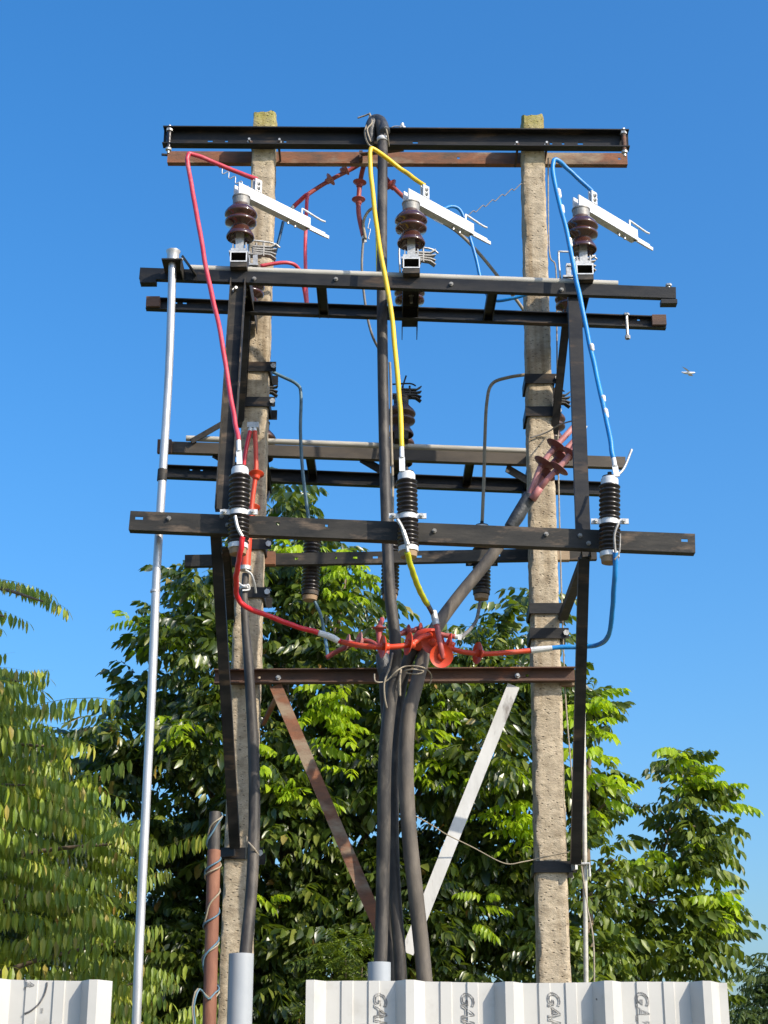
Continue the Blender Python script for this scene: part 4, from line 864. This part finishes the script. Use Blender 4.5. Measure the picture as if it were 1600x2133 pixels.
def stamp(org, s, ztop, body, size, parent, outline=True, down=True, m='ink'):
    """lettering reading downward on the sheet: text x runs down, text y runs to the right"""
    v, f = text_mesh(body, size, outline); mb = MB(); lowy = min(a[1] for a in v)
    pts = []
    for (x, y, z) in v:
        ss = s + (y - lowy); pts.append(org + FU * ss + FN * (prof_h(ss) + .003 * math.sin(ss * 3.1 + (ztop - x) * 2.0) + .0022 + max(-.0006, min(.0006, z))) + Vector((0, 0, ztop - x)))
    mb.add(pts, f); return mb.build('lettering', M[m], parent)
topR = P(636, 2041, YFE - RIB); orgR = Vector((topR.x, YFE, 0)); ZR = topR.z
fn = thing('fence', orgR + FU * .5, 'cream corrugated sheet fence on the right in front of the poles', 'fence', 'sheet fence')
sheet(orgR, 0.0, 4 * PITCHM + .21 * PITCHM + .02, 0.02, ZR, fn)
for k in range(4):
    stamp(orgR, (.167, .383, .597, .817)[k], ZR - (.022, .021, .019, .018)[k], 'GAM', .046, fn)
for (s, z) in ((2.93, .04),):
    mb = MB(); c = orgR + FU * (s * PITCHM) + FN * (prof_h(s * PITCHM) + .004)
    mb.tube([c + Vector((0, 0, ZR - z)), c + FU * .006 + Vector((0, 0, ZR - z - .008)), c + FU * .008 + Vector((0, 0, ZR - z - .02))], .0015, 6); mb.build('scuff', M['inkdark'], fn)
def rail_post(org, s0, s1, z1, parent):
    for z in (.5, 1.3):
        mb = MB(); mb.channel(org + FU * s0 - FN * .03 + Vector((0, 0, z)), org + FU * s1 - FN * .03 + Vector((0, 0, z)), .05, .03, .003, -1); mb.build('rail', M['rustdark'], parent)
    for s in (s0 + .15, s1 - .15):
        q = org + FU * s - FN * .095; mb = MB(); mb.aabb((q.x - .025, q.y - .025, 0), (q.x + .025, q.y + .025, z1 - .15)); mb.build('post', M['rustdark'], parent)
rail_post(orgR, 0.02, 4.2 * PITCHM, ZR, fn)
# left sheet: its last rib ends at pixel 230
pL = P(232, 2043, YFE - RIB * .5 - .05); orgL = Vector((pL.x, YFE - .05, 0)) - FU * (5 * PITCHM + .21 * PITCHM); ZL = P(120, 2042, YFE - .05).z
fl = thing('fence', orgL + FU * .9, 'cream corrugated sheet fence piece at the left edge', 'fence', 'sheet fence')
sheet(orgL, 0.3 * PITCHM, 5 * PITCHM + .2105 * PITCHM, .02, ZL, fl)
rail_post(orgL, .4 * PITCHM, 5.1 * PITCHM, ZL, fl)
sA = 4 * PITCHM + .36 * PITCHM
v, f = text_mesh('A', .034, True, 0.1); mb = MB()
mb.add([orgL + FU * (sA + y - .004) + FN * (prof_h(sA + y - .004) + .0048 + max(-.0006, min(.0006, z))) + Vector((0, 0, ZL + .001 - x)) for (x, y, z) in v], f); mb.build('lettering', M['ink'], fl)
arc = []
for i in range(15):
    t = R(2) + R(76) * i / 14; ss = sA - .012 + .062 * math.cos(t); arc.append(orgL + FU * ss + FN * (prof_h(ss) + .0045) + Vector((0, 0, ZL - .003 - .078 * math.sin(t))))
mb = MB(); mb.tube(arc, .0022, 6, smooth=False); mb.build('printed_arc', M['inkdark'], fl)
stamp(orgL, sA + .038, ZL - .064, 'TM', .009, fl)

# ------------------------------------------------------------------ bird far off
bq = P(1433, 775, 26)
mb = MB()
bw = MB()
sc = 1.0
bw.tube([bq + Vector((-.11, 0, .0)), bq + Vector((-.05, 0, -.015)), bq + Vector((.04, 0, -.02)), bq + Vector((.10, 0, -.012)), bq + Vector((.125, 0, -.014))], [.006, .02, .024, .015, .004], 10)
bw.add([bq + Vector((-.01, -.02, .0)), bq + Vector((.04, -.02, -.005)), bq + Vector((-.05, -.14, .0)), bq + Vector((-.14, -.2, .015))], [(0, 1, 2), (0, 2, 3)])
bw.add([bq + Vector((-.01, .02, .0)), bq + Vector((.04, .02, -.005)), bq + Vector((.12, .14, -.01)), bq + Vector((.05, .2, .02))], [(0, 1, 2), (0, 2, 3)])
tag(bw.build('bird', M['feather'], smooth=40), 'tiny pale bird flying in the open blue sky on the right', 'bird')

# ------------------------------------------------------------------ trees
def leaflet(b, d, nrm, L, w, fold=.12, curl=.18):
    d = d / np.linalg.norm(d); nrm = nrm - d * nrm.dot(d); nrm /= (np.linalg.norm(nrm) + 1e-9); s = np.cross(d, nrm)
    def c(t): return b + d * (L * t) - nrm * (curl * L * t * t)
    c1, c2, tip = c(.35), c(.72), c(1.0)
    up = nrm * (fold * w)
    return [b, c1 + s * (w * .5) + up, c1, c1 - s * (w * .5) + up, c2 + s * (w * .36) + up, c2, c2 - s * (w * .36) + up, tip]
LF = [(0, 1, 2), (0, 2, 3), (1, 4, 5, 2), (2, 5, 6, 3), (4, 7, 5), (5, 7, 6)]
def comp_leaf(seed, npair, L, ll, lw, hang, arch, wide=1.0):
    """pinnate leaf along +X with its face up (+Z); hang 0..1 lets the leaflets droop"""
    g = np.random.default_rng(seed); V, F = [], []
    def rc(t): return np.array([L * t, 0, L * (0.12 * t - arch * t * t)])
    tt = np.linspace(.16, .95, npair)
    for t in tt:
        size = .72 + .5 * math.sin(math.pi * (.15 + .75 * t))
        for s in (-1, 1):
            out = np.array([.38 + g.normal(0, .12), s * wide, 0.05 + g.normal(0, .12)]) * (1 - hang) + np.array([.16, s * .22 * wide + g.normal(0, .08), -1.0]) * hang
            nrm = np.array([0, 0, 1.0]) * (1 - hang) + np.array([.25 + g.normal(0, .3), s * .95, .25]) * hang + g.normal(0, .18, 3)
            o = len(V); V += leaflet(rc(t + g.normal(0, .012)), out, nrm, ll * size * g.uniform(.85, 1.1), lw * size * g.uniform(.85, 1.1), .16, g.uniform(.05, .3)); F += [tuple(i + o for i in f) for f in LF]
    o = len(V); V += leaflet(rc(.97), rc(1) - rc(.8) + np.array([0, 0, -.1 * L * hang]), np.array([0, 0, 1.0]), ll, lw); F += [tuple(i + o for i in f) for f in LF]
    w = .0035 if L > .3 else .0025     # rachis
    for a, b in zip((0, .33, .66), (.33, .66, .98)):
        o = len(V); p, q = rc(a), rc(b); V += [p + np.array([0, w, 0]), p - np.array([0, w, 0]), q - np.array([0, w, 0]), q + np.array([0, w, 0])]; F.append((o, o + 1, o + 2, o + 3))
    return np.array(V), F
def basis(x, up=(0, 0, 1), roll=0.0):
    x = x / np.linalg.norm(x); u = np.array(up, float); u = u - x * u.dot(x)
    if np.linalg.norm(u) < .1: u = np.array([1.0, 0, 0]) - x * x[0]
    u /= np.linalg.norm(u); y = np.cross(u, x)
    if roll:
        u, y = u * math.cos(roll) + y * math.sin(roll), y * math.cos(roll) - u * math.sin(roll)
    return np.stack([x, y, u], axis=1)
class Tree:
    def __init__(s, name, foot, label, group, templates, mesh_names, leaf_mat, cat='tree'):
        s.t = thing(name, foot, label, cat, group); s.tp = templates; s.lm = leaf_mat; s.leaves = []
    def leaf(s, p, d, scale=1.0, roll=0.0, which=None, mat_=None, own=False):
        s.leaves.append((np.array(p, float), np.array(d, float), scale, roll, which if which is not None else int(rng.integers(len(s.tp))), mat_ or s.lm, own))
    def finish(s, n_own=120, crown_name='crown'):
        # the leaves that show largest become parts of their own, the others one crown
        foot = np.array(tuple(s.t.location))
        cand = [i for i, l in enumerate(s.leaves) if l[6]]
        rest = sorted([i for i, l in enumerate(s.leaves) if not l[6]], key=lambda i: s.leaves[i][0][1])
        own = set(cand[:300] + rest[:max(0, n_own - len(cand))])
        cache = {}
        for i in sorted(own):
            p, d, sc, ro, w, m, _ = s.leaves[i]
            if (w, m.name) not in cache:
                V, F = s.tp[w]; me = bpy.data.meshes.new('leaf'); me.from_pydata(V.tolist(), [], F); me.materials.append(m); cache[(w, m.name)] = me
            o = bpy.data.objects.new('leaf', cache[(w, m.name)]); COL.objects.link(o); o.parent = s.t
            B = basis(d, roll=ro)
            from mathutils import Matrix
            Mx = Matrix(B.tolist()); o.rotation_euler = Mx.to_euler(); o.location = tuple(p - foot); o.scale = (sc, sc, sc)
        bymat = {}
        for i, l in enumerate(s.leaves):
            if i not in own: bymat.setdefault(l[5].name, []).append(l)
        mats = list(bymat); VV, loops, starts, totals, mi = [], [], [], [], []
        nv = 0; nl = 0
        fl_cache = {}
        for k, mn in enumerate(mats):
            for (p, d, sc, ro, w, m, _) in bymat[mn]:
                V, F = s.tp[w]
                if w not in fl_cache:
                    fl_cache[w] = (np.concatenate([np.array(f) for f in F]), np.array([len(f) for f in F]))
                fv, ft = fl_cache[w]
                VV.append(V @ basis(d, roll=ro).T * sc + p - foot); loops.append(fv + nv); totals.append(ft); mi.append(np.full(len(ft), k)); nv += len(V)
        if not VV: return
        VV = np.concatenate(VV); loops = np.concatenate(loops); totals = np.concatenate(totals); mi = np.concatenate(mi); starts = np.concatenate([[0], np.cumsum(totals)[:-1]])
        me = bpy.data.meshes.new(crown_name); me.vertices.add(len(VV)); me.vertices.foreach_set('co', VV.astype(np.float32).ravel())
        me.loops.add(len(loops)); me.loops.foreach_set('vertex_index', loops.astype(np.int32)); me.polygons.add(len(totals)); me.polygons.foreach_set('loop_start', starts.astype(np.int32)); me.polygons.foreach_set('loop_total', totals.astype(np.int32))
        for mn in mats: me.materials.append(bpy.data.materials[mn])
        me.polygons.foreach_set('material_index', mi.astype(np.int32)); me.update(calc_edges=True); me.validate()
        o = bpy.data.objects.new(crown_name, me); COL.objects.link(o); o.parent = s.t; o['kind'] = 'stuff'
def wood(parent, trunk, limbs, twigs):
    mb = MB(); mb.tube(trunk[0], trunk[1], 12, sub=5); tr = mb.build('trunk', M['bark'], parent, smooth=True)
    for (pts, rs) in limbs:
        mb = MB(); mb.tube(pts, rs, 8, sub=4); mb.build('limb', M['bark'], tr, smooth=True)
    if twigs:
        mb = MB()
        for (pts, r0) in twigs: mb.tube(pts, [r0, r0 * .4] if len(pts) == 2 else [r0, r0 * .7, r0 * .35], 5, sub=2, cap=False)
        mb.build('twigs', M['bark'], parent, smooth=True, kind='stuff')
    return tr

TP_MID = [comp_leaf(20 + i, 4 + i % 3, .27 + .03 * (i % 3), .104, .039, .52 + .12 * (i % 3), .45 + .15 * (i % 2)) for i in range(7)]
TP_DROOP = [comp_leaf(40 + i, 10 + i % 3, .46 + .05 * (i % 3), .090, .025, .78 + .06 * (i % 3), .18 + .08 * (i % 3), .75) for i in range(7)]
TP_BROAD = [comp_leaf(80 + i, 3 + i % 3, .22 + .03 * (i % 3), .115, .056, .50 + .12 * (i % 3), .4 + .15 * (i % 2)) for i in range(7)]
TP_ALL = TP_MID + TP_BROAD[:4]
TP_FINE = [comp_leaf(60 + i, 6, .22, .055, .018, .25, .3) for i in range(4)]

def blob_tree(T, blobs, per_area, Yc, sprig=6, front=.75, scale=1.0, young=.0, ysp=.35, droop=.25):
    for bl in blobs:
        x, y, rp = bl[:3]; Y = Yc + (bl[3] if len(bl) > 3 else rng.uniform(-.5, .5))
        c = np.array(tuple(P(x, y, Y))); r = rp / PXM(x, y, Y)
        nsp = max(3, int(per_area * r * r * 4))
        for k in range(nsp):
            o = rng.normal(0, 1, 3)
            if rng.random() < front: o[1] = -abs(o[1])
            o /= np.linalg.norm(o)
            if o[2] < -.5: o[2] *= .4
            p = c + o * r * rng.uniform(.45, 1.0) ** .6
            nl = max(2, int(rng.normal(sprig, 1.2)))
            ym = M['leafyoung'] if rng.random() < young else None
            a0 = rng.uniform(0, 6.28)
            for j in range(nl):
                a = a0 + j * 2.4; e1 = np.array([math.cos(a), math.sin(a) * .8, 0])
                d = o * .55 + e1 * .85 + np.array([0, 0, rng.uniform(-.1, .35) - droop * .5])
                T.leaf(p + rng.normal(0, .05, 3), d, scale * rng.uniform(.5, 1.1), rng.normal(0, .4), None, ym)

# --- the big dark tree behind the poles
YT = 12.6
foot = Vector((P(640, 2040, YT).x, YT + .3, 0))
T1 = Tree('broad_tree', foot, 'big dark leafy tree filling the background behind the poles', None, TP_ALL, None, M['leafdark'])
BL = [(572, 1050, 36), (548, 1035, 26, .3), (600, 1062, 26), (432, 1250, 55), (362, 1345, 55), (520, 1190, 70), (620, 1185, 75), (722, 1190, 62), (560, 1300, 110), (700, 1300, 95), (420, 1400, 115), (315, 1450, 50), (220, 1525, 42), (330, 1550, 115),
      (480, 1550, 120), (620, 1450, 120), (760, 1410, 105), (405, 1225, 25), (880, 1465, 95), (1000, 1445, 95), (975, 1360, 42), (1070, 1335, 62), (1095, 1285, 40), (1060, 1450, 95), (1135, 1490, 75), (205, 1640, 80), (700, 1600, 130), (850, 1600, 120), (1000, 1600, 120),
      (1110, 1620, 95), (300, 1700, 120), (450, 1720, 120), (600, 1750, 130), (760, 1780, 130), (920, 1780, 130), (1060, 1780, 115), (150, 1560, 40, .6), (165, 1700, 70)]
for x in range(120, 1160, 125): BL += [(x, 1905, 110), (x + 60, 2040, 110), (x, 2170, 110)]
back = [(x + 40, y + 10, r * .8, 1.3) for (x, y, r, *_) in BL if y > 1250 and 250 < x < 1080]
blob_tree(T1, BL, 36, YT, 6, .78)
blob_tree(T1, back, 13, YT, 6, .6)
def spray(T, x, y, Y, n, spread, scale=1.0, own=True, m='leafyoung', aim=(0, 0)):
    c = np.array(tuple(P(x, y, Y)))
    for j in range(n):
        a = j * 2.4 + rng.uniform(-.3, .3)
        d = np.array([math.cos(a) * .9 + aim[0], -abs(math.sin(a)) * .7 - .1, rng.uniform(-.15, .35) + aim[1]])
        T.leaf(c + rng.normal(0, spread, 3) * np.array([1, .5, 1]), d, scale * rng.uniform(.8, 1.1), rng.normal(0, .3), None, M[m], own)
for (x, y, n, sp) in ((672, 1460, 6, .05), (700, 1490, 6, .06), (705, 1555, 5, .06), (722, 1590, 3, .04), (615, 1150, 7, .07), (580, 1140, 5, .05), (745, 1195, 6, .07), (705, 1165, 5, .05), (700, 1235, 4, .06), (392, 1524, 5, .05), (1075, 1605, 5, .05), (1078, 1700, 6, .06), (1085, 1740, 6, .07), (1060, 1720, 4, .05), (888, 1560, 6, .06), (905, 1500, 4, .05), (892, 1612, 5, .05), (300, 1290, 5, .05), (345, 1330, 5, .06), (340, 1500, 3, .05), (560, 1880, 4, .08), (575, 1650, 4, .05), (560, 1580, 4, .06), (760, 1120, 3, .05), (690, 1445, 5, .04), (715, 1520, 5, .05), (650, 1490, 4, .04), (900, 1590, 5, .05), (880, 1530, 5, .05), (1060, 1690, 5, .05), (1090, 1715, 5, .05), (1070, 1590, 4, .04), (960, 1640, 4, .05), (640, 1660, 4, .05), (1000, 1880, 4, .06), (420, 1330, 4, .05), (470, 1250, 4, .05)):
    spray(T1, x, y, YT - .75 if y > 1400 else YT - .35, n, sp, .72)
limbs, twigs = [], []
tb = [foot + Vector((0, 0, -.05)), foot + Vector((.1, 0, 1.4)), foot + Vector((-.1, .1, 2.6)), P(590, 1330, YT + .3)]
for bl in BL[3:38:2]:
    e = P(bl[0], bl[1], YT + .1); m0 = tb[2].lerp(e, .45) + Vector((0, .1, .15)); limbs.append(([tb[1].lerp(tb[2], random.random()), m0, e], [.05, .028, .008]))
wood(T1.t, (tb, [.17, .14, .10, .02]), limbs, None)
T1.finish(230)

# --- right tree, sparser, sky shows between its leaves
YT2 = 13.2
foot = Vector((P(1335, 2040, YT2).x, YT2, 0))
T2 = Tree('slender_tree', foot, 'slender tree at the right with bright green tips against the sky', None, TP_BROAD, None, M['leafmid'])
BL2 = [(1415, 1585, 30), (1435, 1605, 42), (1405, 1640, 30), (1470, 1652, 28), (1318, 1680, 14), (1420, 1680, 48), (1450, 1700, 36), (1400, 1750, 55), (1475, 1732, 26), (1505, 1732, 10), (1455, 1755, 22), (1490, 1765, 10), (1362, 1790, 26), (1420, 1810, 48),
       (1380, 1860, 50), (1460, 1830, 36), (1480, 1880, 34), (1445, 1870, 40), (1500, 1905, 20), (1420, 1930, 55), (1350, 1930, 52), (1470, 1945, 26), (1520, 1918, 10), (1505, 1935, 8), (1390, 1990, 46), (1285, 1860, 42), (1298, 1935, 50), (1300, 2000, 55), (1440, 2000, 30), (1465, 2010, 16), (1400, 2050, 40), (1360, 2090, 60), (1440, 2110, 60), (1290, 2100, 60)]
BL2 = [(x - (10 if x > 1440 else 0), y, r * (.72 if y < 1900 else .85), *q_) for (x, y, r, *q_) in BL2]
blob_tree(T2, BL2, 84, YT2, 4, .62, .82)
for (x, y, n, sp) in ((1415, 1590, 5, .06), (1450, 1610, 6, .07), (1430, 1630, 6, .07), (1485, 1640, 4, .05), (1500, 1665, 4, .05), (1335, 1800, 6, .06), (1350, 1780, 5, .06), (1340, 1830, 4, .06), (1460, 1768, 3, .04), (1490, 1850, 4, .06), (1480, 1890, 5, .06), (1500, 1915, 4, .06)):
    spray(T2, x, y, YT2 - .3, n, sp, .78)
limbs = []
tb = [foot + Vector((0, 0, -.05)), P(1330, 2010, YT2), P(1345, 1880, YT2 + .05), P(1392, 1740, YT2), P(1425, 1600, YT2)]
for (x, y) in ((1480, 1660), (1320, 1680), (1480, 1740), (1480, 1880), (1500, 1925), (1300, 1860), (1460, 1960), (1440, 2000)):
    b0 = tb[2] if y > 1800 else tb[3]; e = P(x, y, YT2); limbs.append(([b0, b0.lerp(e, .5) + Vector((0, 0, .08)), e], [.010, .007, .003]))
wood(T2.t, (tb, [.045, .03, .018, .010, .004]), limbs, None)
T2.finish(150)

# --- the tree between, right behind the right pole
YT3 = 12.2
foot = Vector((P(1230, 2040, YT3).x, YT3, 0))
T3 = Tree('leafy_tree', foot, 'bright leafy tree right behind the right concrete pole', None, TP_BROAD, None, M['leafmid'])
BL3 = [(1238, 1480, 26), (1225, 1520, 34), (1250, 1490, 18), (1215, 1580, 42), (1245, 1610, 34), (1262, 1640, 22), (1215, 1670, 50), (1250, 1720, 45), (1210, 1780, 55), (1262, 1790, 40), (1215, 1880, 60), (1270, 1870, 40), (1215, 1980, 60), (1270, 2000, 50), (1220, 2080, 70)]
blob_tree(T3, BL3, 40, YT3, 5, .7, .8)
for (x, y, n, sp) in ((1238, 1470, 6, .06), (1228, 1510, 6, .07), (1240, 1545, 5, .06), (1215, 1600, 5, .06), (1255, 1625, 5, .05), (1235, 1650, 4, .06)): spray(T3, x, y, YT3 - .3, n, sp, .8)
tb = [foot + Vector((0, 0, -.05)), P(1225, 1950, YT3 + .1), P(1220, 1700, YT3 + .1), P(1235, 1490, YT3)]
limbs = [([P(1222, y, YT3 + .1), P((1222 + x) / 2, y - 30, YT3), P(x, y - 50, YT3 - .1)], [.02, .012, .005]) for (x, y) in ((1265, 1720), (1190, 1760), (1280, 1840), (1190, 1650))]
wood(T3.t, (tb, [.055, .045, .03, .006]), limbs, None)
T3.finish(110)

# --- left tree with drooping pinnate fronds
YT4 = 9.5
foot = Vector((P(-330, 2040, YT4).x, YT4 + .4, 0))
T4 = Tree('drooping_tree', foot, 'olive green tree with drooping feathery fronds at the left edge', None, TP_DROOP, None, M['leaffrond'])
def frond(tx, ty, Y, phi, L=1.0, dz=-.12, own=False, roll=None, m_=None):
    """frond whose tip shows at pixel tx, ty; phi 0 points to the right, 90 towards the camera"""
    d = np.array([math.cos(phi), -math.sin(phi), dz]); d /= np.linalg.norm(d)
    w = int(rng.integers(len(TP_DROOP))); Lm = TP_DROOP[w][0][:, 0].max() * L
    tip = np.array(tuple(P(tx, ty, Y))); T4.leaf(tip - d * Lm + np.array([0, 0, .06 * L]), d, L, rng.normal(0, .12) if roll is None else roll, w, m_, own)
bx = [1385, 1420, 1490, 1520, 1560, 1610, 1640, 1680, 1720, 1745, 1800, 1840, 1870, 1900, 1950, 1990, 2040, 2133, 2200]
by = [45, 122, 115, 118, 188, 178, 230, 285, 290, 352, 357, 345, 262, 275, 350, 280, 385, 390, 380]
for (x, y, L, Y) in ((165, 1255, .95, 9.5), (128, 1238, .8, 9.55), (80, 1295, .9, 9.4), (22, 1312, .7, 9.5), (40, 1222, .7, 9.5), (0, 1205, .8, 9.6), (20, 1385, .7, 9.5), (122, 1425, .8, 9.4), (115, 1492, .8, 9.3), (187, 1556, .9, 9.3), (285, 1682, .95, 9.2), (292, 1716, .8, 9.3), (356, 1748, .8, 9.2), (360, 1792, .7, 9.25), (322, 1812, .6, 9.2), (257, 1846, .9, 9.1), (360, 1948, .9, 9.1), (395, 2045, .8, 9.15), (280, 1990, .8, 9.1), (380, 2090, .8, 9.1), (385, 2128, .8, 9.1)):
    frond(x, y, Y, R(rng.uniform(-8, 12)), L, -.16, True, 0.0)
k = 0
while k < 470:
    y = rng.uniform(1390, 2230); xb = float(np.interp(y, bx, by)); x = rng.uniform(-230, xb)
    edge = xb - x
    phi = R(rng.uniform(-25, 30)) if edge < 60 else R(rng.uniform(-45, 65) if rng.random() < .85 else rng.uniform(110, 200))
    Y = 9.0 + rng.uniform(0, 1.3) + max(0, (1750 - y) / 1500)
    if y < 1600 and x > 60 and rng.random() < .25: k += 1; continue
    frond(x, y, Y, phi, rng.uniform(.7, 1.1), rng.uniform(-.26, .0)); k += 1
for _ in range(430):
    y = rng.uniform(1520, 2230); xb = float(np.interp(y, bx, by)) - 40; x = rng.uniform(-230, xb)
    frond(x, y, rng.uniform(10.3, 11.2), R(rng.uniform(-45, 60)), rng.uniform(.8, 1.1), rng.uniform(-.26, .0), m_=M['leafdark'])  # back fronds take the dark leaf colour, painting in shadowed gaps behind the front ones
tb = [foot + Vector((0, 0, -.05)), foot + Vector((.1, 0, 1.5)), foot + Vector((.25, 0, 2.6)), P(-200, 1200, YT4 + .3)]
limbs = []
for (x, y) in ((150, 1258), (70, 1290), (100, 1425), (170, 1560), (260, 1690), (330, 1760), (230, 1850), (330, 1960), (350, 2050), (60, 1480), (120, 1640)):
    e = P(x - 60, y - 5, YT4 - .1); b0 = tb[1].lerp(tb[3], min(1, max(.05, (2100 - y) / 900))); limbs.append(([b0, b0.lerp(e, .5) + Vector((0, -.05, .12)), e], [.03, .016, .005]))
wood(T4.t, (tb, [.12, .10, .08, .03]), limbs, None)
T4.finish(260)

# --- feathery bush, far tree
foot = Vector((P(715, 2040, 11.2).x, 11.2, 0))
T5 = Tree('feathery_bush', foot, 'small bright feathery bush behind the centre fence top', None, TP_FINE, None, M['leafmid'], 'bush')
blob_tree(T5, [(720, 1985, 50, 0), (690, 2020, 45, 0), (750, 2020, 45, 0), (700, 2070, 60, 0), (670, 1990, 24, 0), (760, 1975, 22, 0), (720, 2130, 70, 0)], 70, 11.2, 6, .7, .8)
wood(T5.t, ([foot + Vector((0, 0, -.05)), foot + Vector((.02, 0, .9)), P(720, 1990, 11.2)], [.03, .02, .005]), [([foot + Vector((0, 0, .6)), P(690, 2020, 11.2)], [.012, .004]), ([foot + Vector((0, 0, .7)), P(755, 2010, 11.2)], [.012, .004])], None)
T5.finish(60)
YT6 = 27
foot = Vector((P(1640, 2040, YT6).x, YT6, 0))
T6 = Tree('far_tree', foot, 'dull distant tree at the lower right corner', None, TP_MID, None, M['leaffar'])
blob_tree(T6, [(1580, 2040, 28), (1565, 2075, 30), (1600, 2080, 50), (1550, 2115, 25), (1600, 2140, 70), (1640, 2050, 60), (1700, 2090, 80), (1595, 2022, 12), (1560, 2150, 50), (1650, 2160, 80)], 18, YT6, 6, .7, 1.1)
wood(T6.t, ([foot + Vector((0, 0, -.05)), foot + Vector((.1, 0, 1.8)), P(1630, 2060, YT6)], [.16, .12, .03]), [([foot + Vector((.05, 0, 1.4)), P(1580, 2060, YT6)], [.06, .015]), ([foot + Vector((.05, 0, 1.6)), P(1700, 2080, YT6)], [.06, .015])], None)
T6.finish(40)
